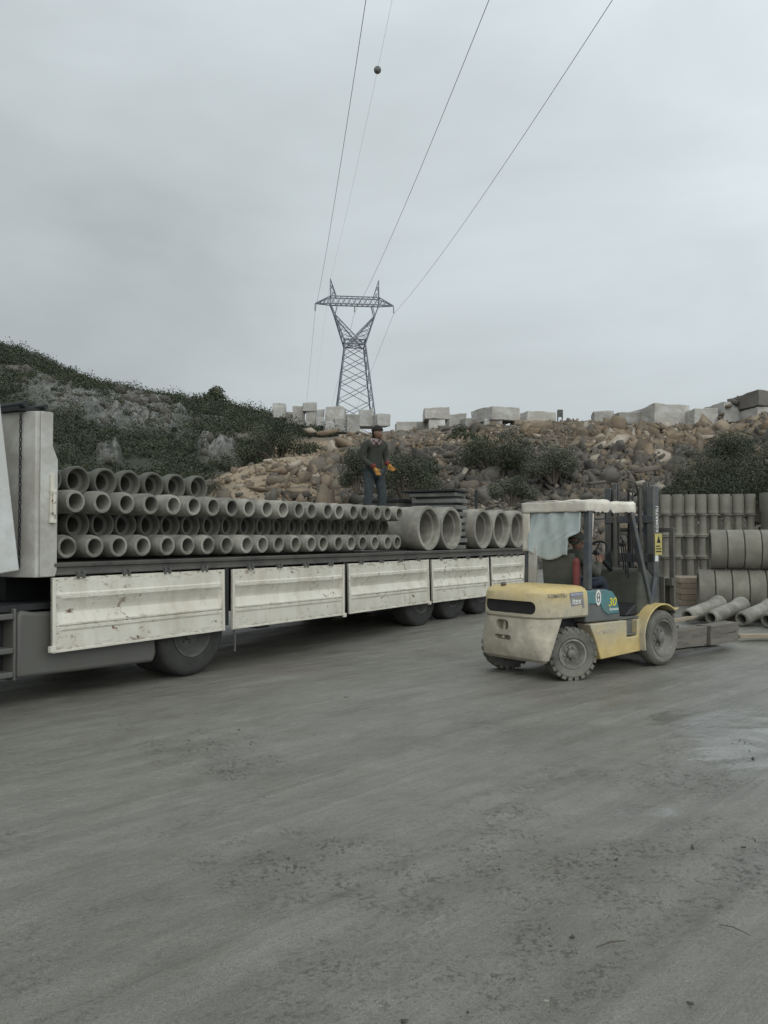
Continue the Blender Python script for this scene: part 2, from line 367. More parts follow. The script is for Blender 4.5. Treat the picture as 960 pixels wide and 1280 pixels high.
# hillside sheet
pxs = np.concatenate([np.arange(-760,-120,12.), np.arange(-120,1060,2.6), np.arange(1060,1730,12.)]); ys = 27*np.exp(np.linspace(0, math.log(420/27), 430))
PX, YY = np.meshgrid(pxs, ys); XX = (PX - 480)/F_PX*YY
ZZ = terrain_z(XX, YY); ZZ[0, :] = -1; ZZ = np.where(YY < 29, np.minimum(ZZ, -.3), ZZ)
V = np.stack([XX, YY, ZZ], -1).reshape(-1, 3); nc = len(pxs)
idx = np.arange(len(ys)*nc).reshape(len(ys), nc)
F = np.stack([idx[:-1,:-1], idx[:-1,1:], idx[1:,1:], idx[1:,:-1]], -1).reshape(-1, 4)
rockm = outcrop(XX, YY, PX).ravel()
earth = (sstep(255, 300, PX)*(YY < 140)).ravel()
tan = (sstep(240, 290, PX)*(1 - sstep(430, 470, PX))*(YY < 60)).ravel()
m, t, b = nodes('hillside_ground'); v = geo_pos(t)
def attr(t, n):
    a = t.nodes.new('ShaderNodeAttribute'); a.attribute_name = n; return a.outputs['Fac']
scrub_c = ramp(t, noise_n(t, .5, 5, .65, v), [(.3,(.028,.034,.023)), (.7,(.062,.067,.046))])
rock_c = ramp(t, noise_n(t, 1.7, 8, .8, geo_pos(t, scale=(1.2,.5,.34)), .8), [(.38,(.02,.022,.017)), (.47,(.10,.10,.088)), (.59,(.215,.215,.195)), (.78,(.34,.34,.315))])
earth_c = ramp(t, noise_n(t, .9, 6, .7, v), [(.3,(.085,.076,.064)), (.55,(.16,.138,.108)), (.8,(.235,.19,.135))])
tan_c = ramp(t, noise_n(t, 1.2, 6, .7, v), [(.3,(.21,.165,.115)), (.7,(.37,.295,.205))])
c = mixc(t, attr(t, 'earth'), scrub_c, earth_c); c = mixc(t, attr(t, 'sand'), c, tan_c); c = mixc(t, attr(t, 'stone'), c, rock_c)
t.links.new(c, b.inputs['Base Color']); b.inputs['Roughness'].default_value = .95
bump(t, b, noise_n(t, 1.6, 8, .7, v), .7, .35)
hs_ = np_obj('hillside', V, F, m, {'stone': rockm, 'earth': earth, 'sand': tan}, smooth=True); tag(hs_, kind='structure')

# ------------------------------------------------------------------ yard ground
def axis(lo, hi, fine_lo, fine_hi, step, far):
    a = list(np.arange(fine_lo, fine_hi+1e-6, step)); s = step; x = fine_hi
    while x < far: s *= 1.22; x += s; a.append(x)
    s = step; x = fine_lo
    while x > -far: s *= 1.22; x -= s; a.insert(0, x)
    return np.array(a)
gx = axis(0,0,-6.5,9.5,.055,3000); gy = axis(0,0,1.6,16,.055,3000)
GX, GY = np.meshgrid(gx, gy)
ca, sa = math.cos(R(47)), math.sin(R(47))
ax_ = GX*ca + GY*sa; ac = -GX*sa + GY*ca                    # along / across the wheel tracks
near = np.exp(-((GX-1)/9)**4)*np.exp(-((GY-7)/9)**4)
bend = ac + .012*(ax_-3)**2
trk = np.zeros_like(GX); brm = np.zeros_like(GX)
for b0, wq, dp in ((-.55,.14,1.),(.40,.14,.8),(1.55,.13,.9),(2.45,.13,.7),(3.5,.16,.9),(4.5,.16,.8),(-1.7,.12,.6)):
    q_ = bend - b0 + .10*fbm(ax_*.3, ax_*0+b0, 2, 61); on = sstep(-.35, .15, fbm(ax_*.35, ax_*0+b0*3, 3, 63))*dp
    trk = np.maximum(trk, np.exp(-(q_/wq)**4)*on); brm = np.maximum(brm, (np.exp(-((q_-wq*1.35)/.05)**2)+np.exp(-((q_+wq*1.35)/.05)**2))*on)
rut = fbm(ax_*.10, bend*3.2, 3, 31)*.020 + fbm(ax_*.25, bend*9, 2, 33)*.005
clump = sum(k*np.exp(-((GX-x)/sx)**2-((GY-y)/sy)**2) for k, x, y, sx, sy in ((.36,.1,4.0,.8,.35),(.6,1.0,3.3,.55,.22),(.75,2.0,5.65,.6,.3),(.5,.75,4.85,.6,.25),(.5,-.35,3.9,.4,.2),(.45,.5,3.05,.6,.2),(.5,1.35,3.9,.5,.25),(.6,2.6,6.2,.6,.3),(.35,-.6,3.2,.6,.3),(.5,1.9,4.2,.6,.25),(.4,1.2,5.6,.8,.25)))
clodm = np.clip(fbm(ax_*1.1+3, ac*1.7, 4, 41)*1.3 - .10 + .22*sstep(-1.5, 1.5, GX+.25*(5-GY)) - .25*sstep(6.5, 8.5, GY) + clump*.55, 0, 1)*(1-.8*sstep(7.5, 9, GY))
clod = (np.maximum(0, fbm(GX*7, GY*7, 3, 43))*.05 - .008)*clodm
wz = np.clip(np.exp(-((GX-3.2)/1.05)**4-((GY-7.0)/1.15)**4) + .55*np.exp(-((GX-2.7)/.9)**2-((GY-5.4)/.8)**2) + 1.1*np.exp(-((GX-1.56)/.2)**4-((GY-4.98)/.14)**4), 0, 1)
wet = wz*.6
lug = np.clip(np.sin(ax_*38 + np.abs(np.sin(bend*9))*3), -.3, .3)*.011
GZ = yard_z(GX, GY) + near*(trk*(-.013 + lug) + brm*.011 + rut + clod + fbm(GX*.5, GY*.5, 3, 47)*.016 + fbm(GX*2.2, GY*2.2, 4, 49)*.010)*(1-.97*wet)
V = np.stack([GX, GY, GZ], -1).reshape(-1, 3); nc = len(gx); idx = np.arange(GX.size).reshape(GX.shape)
F = np.stack([idx[:-1,:-1], idx[:-1,1:], idx[1:,1:], idx[1:,:-1]], -1).reshape(-1, 4)
m, t, b = nodes('wet_grey_mud'); v = geo_pos(t)
c = ramp(t, noise_n(t, .55, 6, .62, v), [(.3,(.164,.157,.138)), (.7,(.214,.207,.186))])
st = noise_n(t, 1.3, 6, .65, geo_pos(t, scale=(.14, 6.5, 1), rot=(0,0,R(-47))), .5)
c = mixc(t, 1., c, ramp(t, st, [(.3,(.88,.88,.88)), (.7,(1.10,1.10,1.095))]), 'MULTIPLY')
c = mixc(t, 1., c, ramp(t, noise_n(t, 2.4, 6, .68, geo_pos(t, scale=(.8,1.5,1), rot=(0,0,R(-30)))), [(.3,(.84,.84,.83)), (.7,(1.14,1.14,1.14))]), 'MULTIPLY')
c = mixc(t, ramp(t, noise_n(t, .42, 4, .55, geo_pos(t, scale=(1,1.6,1))), [(.56,(0,0,0)), (.75,(.6,.6,.6))]), c, (.165,.138,.105))
c = mixc(t, ramp(t, noise_n(t, .8, 5, .65, geo_pos(t, scale=(.7,1.7,1), rot=(0,0,R(-60)))), [(.52,(0,0,0)), (.70,(.55,.55,.55))]), c, (.105,.097,.08))
c = mixc(t, math_n(t, 'MULTIPLY', attr(t, 'track'), .22), c, (.10,.096,.083))
ca_ = attr(t, 'clods')
c = mixc(t, math_n(t, 'MULTIPLY', ca_, .22), c, (.095,.09,.076))
crumbs = ramp(t, noise_n(t, 30, 5, .68, geo_pos(t, scale=(1,1,1))), [(.53,(0,0,0)), (.60,(1,1,1))])
cov = ramp(t, noise_n(t, 4.2, 6, .75, v), [(.45,(0,0,0)), (.60,(1,1,1))])
cr_ = math_n(t, 'MULTIPLY', math_n(t, 'MULTIPLY', crumbs, cov), ca_)
c = mixc(t, math_n(t, 'MINIMUM', math_n(t, 'MULTIPLY', cr_, 1.0), .62), c, (.045,.043,.037))
fine = ramp(t, noise_n(t, 60, 4, .75, v), [(.58,(0,0,0)), (.66,(.75,.75,.75))]); c = mixc(t, fine, c, (.085,.083,.072))
c = mixc(t, 1., c, ramp(t, noise_n(t, 130, 3, .8, v), [(.32,(.66,.66,.65)), (.68,(1.34,1.34,1.32))]), 'MULTIPLY')
# thin sheets of water lying in streaks
wn = noise_n(t, 2.0, 6, .62, geo_pos(t, scale=(.8, 3.4, 1), rot=(0,0,R(-24))), .4)
ws = t.nodes.new('ShaderNodeMapRange'); ws.interpolation_type = 'SMOOTHSTEP'; ws.inputs[1].default_value = .84; ws.inputs[2].default_value = 1.04
t.links.new(math_n(t, 'ADD', wn, math_n(t, 'MULTIPLY', attr(t, 'wet'), .62)), ws.inputs[0])
wt = math_n(t, 'MULTIPLY', ws.outputs[0], math_n(t, 'MINIMUM', math_n(t, 'MULTIPLY', attr(t, 'wet'), 4.), 1.))
c = mixc(t, math_n(t, 'MULTIPLY', wt, .45), c, (.10,.098,.085))
t.links.new(c, b.inputs['Base Color'])
rr = ramp(t, noise_n(t, 1.1, 5, .6, geo_pos(t, scale=(.5,2.6,1), rot=(0,0,R(-47)))), [(.3,(.28,.28,.28)), (.7,(.58,.58,.58))])
rr = mixc(t, wt, rr, (.14,.14,.14)); t.links.new(rr, b.inputs['Roughness'])
hb = math_n(t, 'ADD', math_n(t, 'ADD', noise_n(t, 22, 7, .75, v), math_n(t, 'MULTIPLY', noise_n(t, 5, 4, .6, v), 1.6)), math_n(t, 'MULTIPLY', st, 1.4))
hb = math_n(t, 'ADD', hb, math_n(t, 'MULTIPLY', cr_, 1.2))
bn = t.nodes.new('ShaderNodeBump'); bn.inputs['Distance'].default_value = .02
t.links.new(math_n(t, 'SUBTRACT', .65, math_n(t, 'MULTIPLY', wt, .52)), bn.inputs['Strength'])
t.links.new(math_n(t, 'MULTIPLY', wt, .6), b.inputs['Coat Weight']); b.inputs['Coat Roughness'].default_value = .16
t.links.new(hb, bn.inputs['Height']); t.links.new(bn.outputs[0], b.inputs['Normal']); t.links.new(bn.outputs[0], b.inputs['Coat Normal'])
g = np_obj('ground', V, F, m, {'track': (trk*near).ravel(), 'clods': (clodm*near).ravel(), 'wet': (wz*near).ravel()}, smooth=True); tag(g, kind='structure')

# ------------------------------------------------------------------ rocks and plants (scatter helpers)
def rock_variant(seed):
    # an angular broken stone: the hull of a few scattered points
    r = np.random.default_rng(seed); bm = bmesh.new()
    if seed % 3:                                             # blocky piece: a skewed, chipped slab
        asp = np.array([1.2, r.uniform(.5,.9), r.uniform(.3,.6)])
        for sx in (-1,1):
            for sy in (-1,1):
                for sz in (-1,1):
                    q = np.array([sx,sy,sz])*r.uniform(.40,.82,3)*asp
                    if r.random() < .25: bm.verts.new(q*np.array([.5,1,1])); bm.verts.new(q*np.array([1,.5,1]))
                    else: bm.verts.new(q)
    for k in range(int(r.integers(7, 12)) if seed % 3 == 0 else 0):
        n = r.normal(size=3); n /= np.linalg.norm(n); bm.verts.new(n*r.uniform(.6, 1.1)*np.array([1.15, .95, .75]))
    bmesh.ops.convex_hull(bm, input=bm.verts)
    for v in [v for v in bm.verts if not v.link_faces]: bm.verts.remove(v)
    bmesh.ops.triangulate(bm, faces=bm.faces); bmesh.ops.recalc_face_normals(bm, faces=bm.faces); bm.verts.index_update(); bm.verts.ensure_lookup_table()
    v = np.array([p.co[:] for p in bm.verts]); f = np.array([[q.index for q in x.verts] for x in bm.faces]); bm.free(); return v, f
RV = [rock_variant(100+i) for i in range(16)]
def rotm(r):
    q = r.normal(size=4); q /= np.linalg.norm(q); a, b_, c, d = q
    return np.array([[1-2*(c*c+d*d), 2*(b_*c-a*d), 2*(b_*d+a*c)], [2*(b_*c+a*d), 1-2*(b_*b_+d*d), 2*(c*d-a*b_)], [2*(b_*d-a*c), 2*(c*d+a*b_), 1-2*(b_*b_+c*c)]])
def scatter_rocks(name, P, S, T, mat):
    Vs, Fs, A = [], [], []; k = 0
    for p, s, tt in zip(P, S, T):
        v, f_ = RV[rng.integers(16)]; v = (v*s)@(rotm(rng).T) + p; Vs.append(v); Fs.append(f_+k); k += len(v); A.append(np.full(len(v), tt))
    return np_obj(name, np.concatenate(Vs), np.concatenate(Fs), mat, {'tint': np.concatenate(A)})
def in_bush(p, y):
    return False
n = 46000
p = rng.uniform(248, 1120, n); Y = rng.uniform(29, 64, n); X = (p-480)/F_PX*Y
f = np.interp(p, BP, BF); tp = np.interp(p, BP, BT); crest = np.clip((Y-f)/(tp-f), 0, 1)
keep = ((p > 445) | (rng.random(n) < .6)) & (Y > f-1.5) & (Y < tp+4) & ((p > 330) | (rng.random(n) < .45)) & ((p < 505) | (p > 690) | (Y > f+12) | (rng.random(n) < .7))
keep &= (fbm(X*.35, Y*.35, 3, 71) > rng.uniform(-.75, .25, n)) | (p > 700)                # soil shows through in patches
s0 = np.minimum(.80, .115*np.exp(rng.normal(size=n)*.68) + .055)*np.where((p < 440) | (p > 700), 1.15, 1.)*np.where(Y > tp-2, .45, 1.)
z = terrain_z(X, Y); base_t = np.where(p < 450, .68, np.where(p < 690, .26 + .34*(crest > .75), .34 + .26*(crest > .7)))
tt = np.clip(base_t + rng.normal(size=n)*.16 + .25*fbm(X*.2, Y*.2, 3, 73), 0, 1); tt[rng.random(n) < .03] = .97
s0 = np.where((np.abs(p-701) < 16) & (Y > f+12), np.minimum(s0, .16), s0)
k = np.where(keep)[0]
P = [(X[i], Y[i], z[i] + s0[i]*.10) for i in k]; S = [s0[i]*rng.uniform(.42, 1.7, 3) for i in k]; T = tt[k]
tag(scatter_rocks('rubble', P, S, T, M['rock']), kind='stuff')
# limestone ribs and blocks in the outcrops of the left hill
P, S, T = [], [], []
while len(P) < 170:
    p = rng.uniform(-120, 320); Y = rng.uniform(56, 122); X = (p-480)/F_PX*Y
    oc = float(outcrop(np.array([X]), np.array([Y]))[0])
    if oc < .25: continue
    z = float(terrain_z(np.array([X]), np.array([Y]))[0]); s = rng.uniform(.4, 1.5)*Y/100
    P.append((X, Y, z)); S.append(np.array([s*.7, s*.7, s*.9])); T.append(np.clip(rng.normal(.2, .1), 0, .36))
tag(scatter_rocks('limestone_outcrop', P, S, T, M['rock']), kind='stuff')
# a few large slabs lying on the rubble slope (each a thing)
def big_rock(px, y, Y, s, tint, label, flat=.5, yaw=None, name='boulder'):
    X = (px-480)/F_PX*Y; z = CAMZ + (668-y)/F_PX*Y
    r = np.random.default_rng(int(px*7+y)); v, f_ = RV[r.integers(16)]; v = v*np.array([s, s*.8, s*flat])
    a = r.uniform(0, 6.28) if yaw is None else yaw; c_, s_ = math.cos(a), math.sin(a)
    v = v@np.array([[c_, -s_, 0],[s_, c_, 0],[0,0,1]]).T
    o = np_obj(name, v, f_, M['rock'], {'tint': np.full(len(v), tint)}); o.location = (X, Y, z); o.rotation_euler = (r.uniform(-.35,.35), r.uniform(-.25,.25), 0)
    return tag(o, label, 'rock')
big_rock(718, 553, 54, .85, .84, 'tan flat slab on the rubble slope right of the bushes', .35)
big_rock(884, 548, 52, .85, .97, 'pale leaning slab near the dark trees below the marble blocks', .4)
big_rock(453, 541, 56, .62, .97, 'pale slab just behind the head of the worker', .5)
big_rock(386, 538, 57, .7, .93, 'white rounded boulder below the left marble blocks', .7)
big_rock(407, 540, 55, .9, .82, 'tan boulder right of the white boulder under the marble blocks', .6)
big_rock(322, 612, 38, .8, .68, 'long brown slab half buried in the earth pile', .3, .3)
big_rock(372, 612, 37, .7, .70, 'brown slab low on the earth pile above the third trailer side gate', .3, .6)
big_rock(806, 587, 44, .85, .45, 'broad grey flat slab in the middle of the right rubble slope', .35, .1)
big_rock(560, 569, 48, .7, .4, 'grey boulder on the cut face above the large pipes', .6)
big_rock(745, 603, 40, .6, .36, 'dark grey boulder just above the canopy of the forklift', .6)

def leaf_cloud(centres, radii, n, size, seed, squash=.8):
    r = np.random.default_rng(seed); C = np.asarray(centres); Rr = np.asarray(radii)
    w = Rr**2; k = r.choice(len(C), size=n, p=w/w.sum())
    d = r.normal(size=(n, 3)); d /= np.linalg.norm(d, axis=1)[:, None]
    rad = Rr[k]*(.45 + .6*r.random(n)**.6)
    c = C[k] + d*rad[:, None]*np.array([1, 1, squash])
    nn = d + np.array([0, 0, .25]) + r.normal(size=(n, 3))*.42; nn /= np.linalg.norm(nn, axis=1)[:, None]
    a = np.cross(nn, r.normal(size=(n, 3))); a /= np.linalg.norm(a, axis=1)[:, None]; b_ = np.cross(nn, a)
    s = size*(.5 + r.random(n))[:, None]
    q = np.stack([c - a*s*.5, c + b_*s*.35, c + a*s*.6, c - b_*s*.4], 1)
    tint = np.clip(.45 + r.normal(size=n)*.13 + (r.random(len(C))[k]-.5)*.65, 0, 1)
    return q, tint
def plant(name, px, y_base, Y, wpx, hpx, label, mat, n=1500, leaf=.16, seed=1, cat='bush', lobes=9, squash=.8, group=None):
    X = (px-480)/F_PX*Y; zb = CAMZ + (668-y_base)/F_PX*Y; wd = wpx/F_PX*Y; h = hpx/F_PX*Y
    r = np.random.default_rng(seed); root = thing(name, label, cat, (X, Y, zb), 0, group)
    cs, rs = [], []
    for i in range(lobes):
        u = r.uniform(-1, 1); hh = r.uniform(.15, .95); k = (1-abs(u)**2.2)
        cs.append((u*wd*.40, r.uniform(-.3,.3)*wd, h*(.04 + .74*hh*max(.3, k)))); rs.append(min(wd, h)*r.uniform(.24, .40))
    q, tint = leaf_cloud(cs, rs, n, leaf, seed, squash)
    np_obj('crown', q.reshape(-1, 3), np.arange(n*4).reshape(-1, 4), mat, {'tint': np.repeat(tint, 4)}, root)
    st = MB()
    for c in cs: st.tube([(c[0]*.1, c[1]*.1, -.4), (c[0]*.5, c[1]*.5, c[2]*.5), c], [.06*h/2+.02, .035*h/2+.01, .012], 5)
    st.build('trunk' if cat == 'tree' else 'stem', M['bark'], root)
    return root
PL = [
 ('bush', 614, 586, 50, 90, 64, 'large dark green bush below the big marble blocks, right of the pylon', 'leaf', 2600, 41),
 ('bush', 692, 596, 47, 70, 52, 'grey-green bush above the left end of the forklift canopy', 'leaf_grey', 1900, 42),
 ('bush', 577, 552, 56, 36, 22, 'small bush just left of the largest dark bush, high on the slope', 'leaf', 900, 43),
 ('bush', 506, 616, 42, 82, 64, 'dark bush on the slope right beside the worker', 'leaf', 2300, 44),
 ('bush', 446, 606, 44, 40, 56, 'grey-green bush at the left shoulder of the worker', 'leaf_grey', 1700, 45),
 ('bush', 350, 574, 56, 108, 58, 'wide dark bush at the foot of the left marble blocks', 'leaf', 2600, 46),
 ('tree', 886, 634, 33, 92, 84, 'dark leafy tree behind the stack of upright pipes', 'leaf', 3200, 47),
 ('tree', 942, 638, 31, 100, 100, 'tall dark tree at the right edge of the photo', 'leaf', 3600, 48),
 ('bush', 858, 632, 35, 56, 46, 'low dark bush left of the trees, just right of the forklift mast', 'leaf', 2200, 53),
 ('bush', 915, 570, 44, 46, 42, 'grey-green bush under the pale blocks near the right edge', 'leaf_grey', 1700, 49),
 ('tree', 1000, 640, 30, 90, 100, 'dark tree just beyond the right edge', 'leaf', 2600, 50),
 ('bush', 640, 622, 39, 60, 34, 'low grey scrub bush on the cut face behind the trailer tail', 'leaf_grey', 1400, 51),
 ('bush', 540, 596, 45, 30, 26, 'small grey-green bush on the cut face above the second large pipe', 'leaf_grey', 900, 52),
]
for nm, px, yb, Y, wp, hp, lab, mt, n_, sd_ in PL:
    plant(nm, px, yb, Y, wp, hp, lab, M[mt], int(n_*5), .0017*Y, sd_, nm, lobes=22 if nm == 'tree' else 18)
rt = plant('tree', 269, 506, 148, 26, 24, 'single round dark tree standing up from the ridge line', M['leaf'], 2200, .4, 61, 'tree', 12, .95)
# hillside scrub: thousands of shrubs that read as one mass
qs, ts = [], []
r = np.random.default_rng(77); m_ = 11000
p = r.uniform(-240, 420, m_); Y = 43 + 112*r.random(m_)**.8; X = (p-480)/F_PX*Y; oc = outcrop(X, Y, p); z = terrain_z(X, Y)
ok = ((oc < .3) | (r.random(m_) > .84)) & ~((p > 262) & (Y < 60)) & ((vnoise(X*.12, Y*.12, 4) > .2) | (Y > 140))
for i in np.where(ok)[0][:4800]:
    s_ = (.5 + 1.0*r.random()**2)*(.55 + Y[i]/150); k = r.integers(3, 6)
    cs = [(X[i] + r.normal()*s_*.5, Y[i] + r.normal()*s_*.5, z[i] + s_*(.25+.5*r.random())) for _ in range(k)]
    q, tt = leaf_cloud(cs, [s_*.55]*k, 110, .0012*Y[i] + .06, int(r.integers(1e9)))
    qs.append(q); ts.append(np.clip(.42 + (tt-.45)*.25 + r.normal()*.17, 0, 1))
q = np.concatenate(qs); tt = np.concatenate(ts)
tag(np_obj('scrub', q.reshape(-1, 3), np.arange(len(q)*4).reshape(-1, 4), M['leaf'], {'tint': np.repeat(tt, 4)}), kind='stuff')

# ------------------------------------------------------------------ marble blocks on the crest
def block(x0, y0, x1, y1, Y, label, mat='marble', yaw=0., depth=1.3, seed=None):
    cx = (x0+x1)/2; X = (cx-480)/F_PX*Y; zt = CAMZ + (668-y0)/F_PX*Y; zb = CAMZ + (668-y1)/F_PX*Y
    wd = (x1-x0)/F_PX*Y/(abs(math.cos(yaw)) + .6*abs(math.sin(yaw))); h = zt - zb; dp = wd*depth if depth > 0 else -depth
    rr_ = random.Random(int(x0*31+y0))
    bm = bmesh.new(); bmesh.ops.create_cube(bm, size=1)
    bmesh.ops.subdivide_edges(bm, edges=bm.edges[:], cuts=5, use_grid_fill=True)
    off = Vector((rr_.uniform(0,99), rr_.uniform(0,99), 0)); sk = [rr_.uniform(-.06,.06) for _ in range(4)]
    for v in bm.verts:
        c = v.co.copy(); q = Vector((c.x*wd, c.y*dp, (c.z+.5)*h))
        q.x += sk[0]*q.z + sk[1]*q.y*.3; q.z += (sk[2]*q.x + sk[3]*q.y)*(c.z+.5)*.7
        q += mnoise.noise_vector(q*.9+off)*.10 + mnoise.noise_vector(q*3.1+off)*.04
        v.co = q
    me = bpy.data.meshes.new('marble_block'); bm.to_mesh(me); bm.free()
    o = bpy.data.objects.new('marble_block', me); COL.objects.link(o); me.materials.append(M[mat])
    bv = o.modifiers.new('bevel', 'BEVEL'); bv.width = .05; bv.segments = 2; bv.limit_method = 'ANGLE'; bv.angle_limit = R(50)
    o.location = (X, Y + dp*.4, zb); o.rotation_euler = (0, 0, yaw)
    return tag(o, label, 'stone block', 'quarried blocks along the crest')
BL = [
 (339,504,356,522,66,'grey marble block at the far left end of the row, behind a dark bush','marble',.1),
 (366,507,380,531,65,'tall narrow marble block between the dark bush and a stacked pair','marble',.05),
 (383,514,395,533,64,'lower block of the narrow stacked pair left of the pylon','marble',-.1),
 (377,503,395,514,64,'upper block overhanging the narrow stacked pair left of the pylon','marble',.08),
 (394,511,405,521,67,'small grey block peeking out right of the narrow stacked pair','marble',.2),
 (394,520,404,533,63,'small white block at the foot of the stacked pair left of the pylon','marble',.0),
 (407,508,431,536,66,'big white block directly left below the pylon legs','marble',-.08),
 (432,517,449,541,63,'upright pale block in front of the pylon, above the cap of the worker','marble',.1),
 (449,511,467,533,67,'pale block centred under the pylon','marble',-.05),
 (467,517,486,532,66,'weathered grey block under the right leg of the pylon','marble',.35),
 (416,522,434,540,64,'grey block at the foot of the big white block left of the pylon','marble',.15),
 (355,514,367,530,67,'small pale block between the far-left block and the tall narrow one','marble',.2),
 (403,527,417,540,62,'low grey block between the small white block and the big white block','marble',.25),
 (494,527,520,540,63,'low wide grey block alone right of the pylon','marble',.06),
 (521,527,538,540,64,'low grey block touching the two-high stack on its left side','marble',-.1),
 (536,524,557,540,62,'bottom block of the two-high stack halfway along the crest','marble',.0),
 (530,508,561,524,62,'wide top block of the two-high stack halfway along the crest','marble',.04),
 (558,517,582,540,65,'pale block leaning on the right of the two-high stack','marble',.12),
 (577,522,599,541,64,'grey block partly sunk behind the largest bush','marble',.3),
 (605,524,628,540,62,'grey block carrying the large overhanging block above the largest bush','marble',.0),
 (599,508,646,525,62,'large overhanging marble block above the largest bush','marble',.42),
 (648,514,692,527,64,'long flat grey block lying on a brown stone slab','marble',.25),
 (642,526,690,535,62,'brown stone slab under the long flat grey block','marble_brown',.02),
 (744,514,770,532,62,'pale block first to the right of the small signboard','marble',-.12),
 (773,515,805,533,62.5,'grey block between the signboard-side block and the biggest block','marble',.05),
 (806,507,860,533,61,'biggest pale block on the right crest, with a brown broken side','marble',.22),
 (863,511,897,531,60,'pale block with a ragged foot, right of the biggest block','marble',.15),
 (899,503,940,529,60,'tall pale block at the foot of the rubble mound on the right','marble',.15),
 (941,508,985,527,58,'grey block under the dark stone at the right edge','marble',.1),
 (936,490,990,508,58,'dark weathered stone topmost at the right edge','dark_stone',.2),
]
for bl in BL: block(*bl)
P, S, T = [], [], []
for i in range(130):
    p = rng.uniform(908, 985); Y = rng.uniform(58, 62); X = (p-480)/F_PX*Y; y = np.interp(p, [890,938,975],[512,492,486]); zt = CAMZ+(668-y)/F_PX*Y
    P.append((X, Y+1.5, zt - rng.random()**1.2*1.6)); S.append(rng.uniform(.15,.4)); T.append(np.clip(rng.normal(.5,.15),0,1))
tag(scatter_rocks('stone_debris', P, S, T, M['rock']), kind='stuff')
# small signboard on two legs
Y = 61.; X = (701-480)/F_PX*Y; z = CAMZ + (668-527)/F_PX*Y
sg = thing('signboard', 'small dark signboard on two legs on the crest, alone against the sky', 'sign', (X, Y, z), .15)
k = Y/F_PX
MB().box((-3.5*k,-.03,6*k),(3.5*k,.03,15.5*k)).build('board', M['dark_steel'], sg, bevel=.01)
for s in (-1, 1): MB().beam((s*3*k,.05,-.5),(s*3*k,.05,14*k),.07).build('leg', M['dark_steel'], sg)

# ------------------------------------------------------------------ pylon and lines
s = 226/F_PX; PC = (443-480)*s; PY = 226.
zb0 = float(terrain_z(np.array([PC]), np.array([PY]))[0]) - .5
py = thing('lattice_pylon', 'steel lattice power pylon with a wide cross-arm standing behind the marble blocks', 'pylon', (PC, PY, zb0), R(6.7))
def hz(y): return CAMZ + (668-y)*s - zb0
zW, zK, zA, zT, zP = hz(431), hz(393.5), hz(379.5), hz(370), hz(347)
def lat(mb, a0, a1, b0, b1, n, w):                           # zig-zag bracing between two chords
    a0, a1, b0, b1 = map(Vector, (a0, a1, b0, b1))
    for i in range(n):
        u, v = i/n, (i+1)/n
        mb.beam(a0.lerp(a1, u), b0.lerp(b1, v), w); mb.beam(b0.lerp(b1, u), a0.lerp(a1, v), w)
hw = 2.75; hbz = 2.75 + (22-12.5)*s/( (hz(431)-hz(510)) )*zW
body = MB()
cor = [(-1,-1),(1,-1),(1,1),(-1,1)]
for cx, cy in cor: body.beam((cx*hbz, cy*hbz, 0), (cx*hw, cy*hw, zW), .36)
lv = [0, .20, .40, .58, .73, .87, 1.]
for a, b2 in zip(lv[:-1], lv[1:]):
    ha, hb_ = hbz+(hw-hbz)*a, hbz+(hw-hbz)*b2
    for i in range(4):
        (x0, y0), (x1, y1) = cor[i], cor[(i+1) % 4]
        A0, B0 = (x0*ha, y0*ha, zW*a), (x1*ha, y1*ha, zW*a); A1, B1 = (x0*hb_, y0*hb_, zW*b2), (x1*hb_, y1*hb_, zW*b2)
        body.beam(A0, B1, .16); body.beam(B0, A1, .16)
for zz in (zW, zW+1.2):
    for i in range(4):
        (x0, y0), (x1, y1) = cor[i], cor[(i+1) % 4]; body.beam((x0*hw,y0*hw,zz),(x1*hw,y1*hw,zz), .26)
body.build('tower_body', M['pylon'], py)
head = MB(); kx, ax2, dA = 25*s, 30.5*s, 1.0
for sx in (-1, 1):
    for sy in (-1, 1):
        W = (sx*hw, sy*hw, zW); Kp = (sx*kx, sy*1.3, zK); Ap = (sx*ax2, sy*dA, zA); Ai = (sx*(ax2-2.0), sy*dA, zA); Wc = (-sx*(hw-.6), sy*hw*.9, zW)
        head.beam(W, Kp, .30); head.beam(Kp, Ap, .28); head.beam(Kp, Ai, .2); head.beam(Kp, Wc, .28)
        head.beam((sx*(hw+.2), sy*hw, zW+1.2), Wc, .18)
        lat(head, W, Kp, Wc, Kp, 6, .10)
    lat(head, (sx*hw,-hw,zW), (sx*kx,-1.3,zK), (sx*hw,hw,zW), (sx*kx,1.3,zK), 5, .10)
head.build('bracing_head', M['pylon'], py)
arm = MB(); tipx = 49.5*s
for sy in (-1, 1):
    arm.beam((-ax2, sy*dA, zA), (ax2, sy*dA, zA), .26); arm.beam((-ax2, sy*dA, zT), (ax2, sy*dA, zT), .24)
    lat(arm, (-ax2, sy*dA, zA), (ax2, sy*dA, zA), (-ax2, sy*dA, zT), (ax2, sy*dA, zT), 9, .11)
    for sx in (-1, 1):
        arm.beam((sx*ax2, sy*dA, zA), (sx*tipx, 0, zA+.1), .24); arm.beam((sx*ax2, sy*dA, zT), (sx*tipx, 0, zA+.1), .22)
        lat(arm, (sx*ax2, sy*dA, zA), (sx*tipx, 0, zA), (sx*ax2, sy*dA, zT), (sx*tipx, 0, zA+.1), 4, .09)
for i in range(10): arm.beam((-ax2+2*ax2*i/9, -dA, zA), (-ax2+2*ax2*i/9, dA, zA), .12)
arm.build('cross_arm', M['pylon'], py)
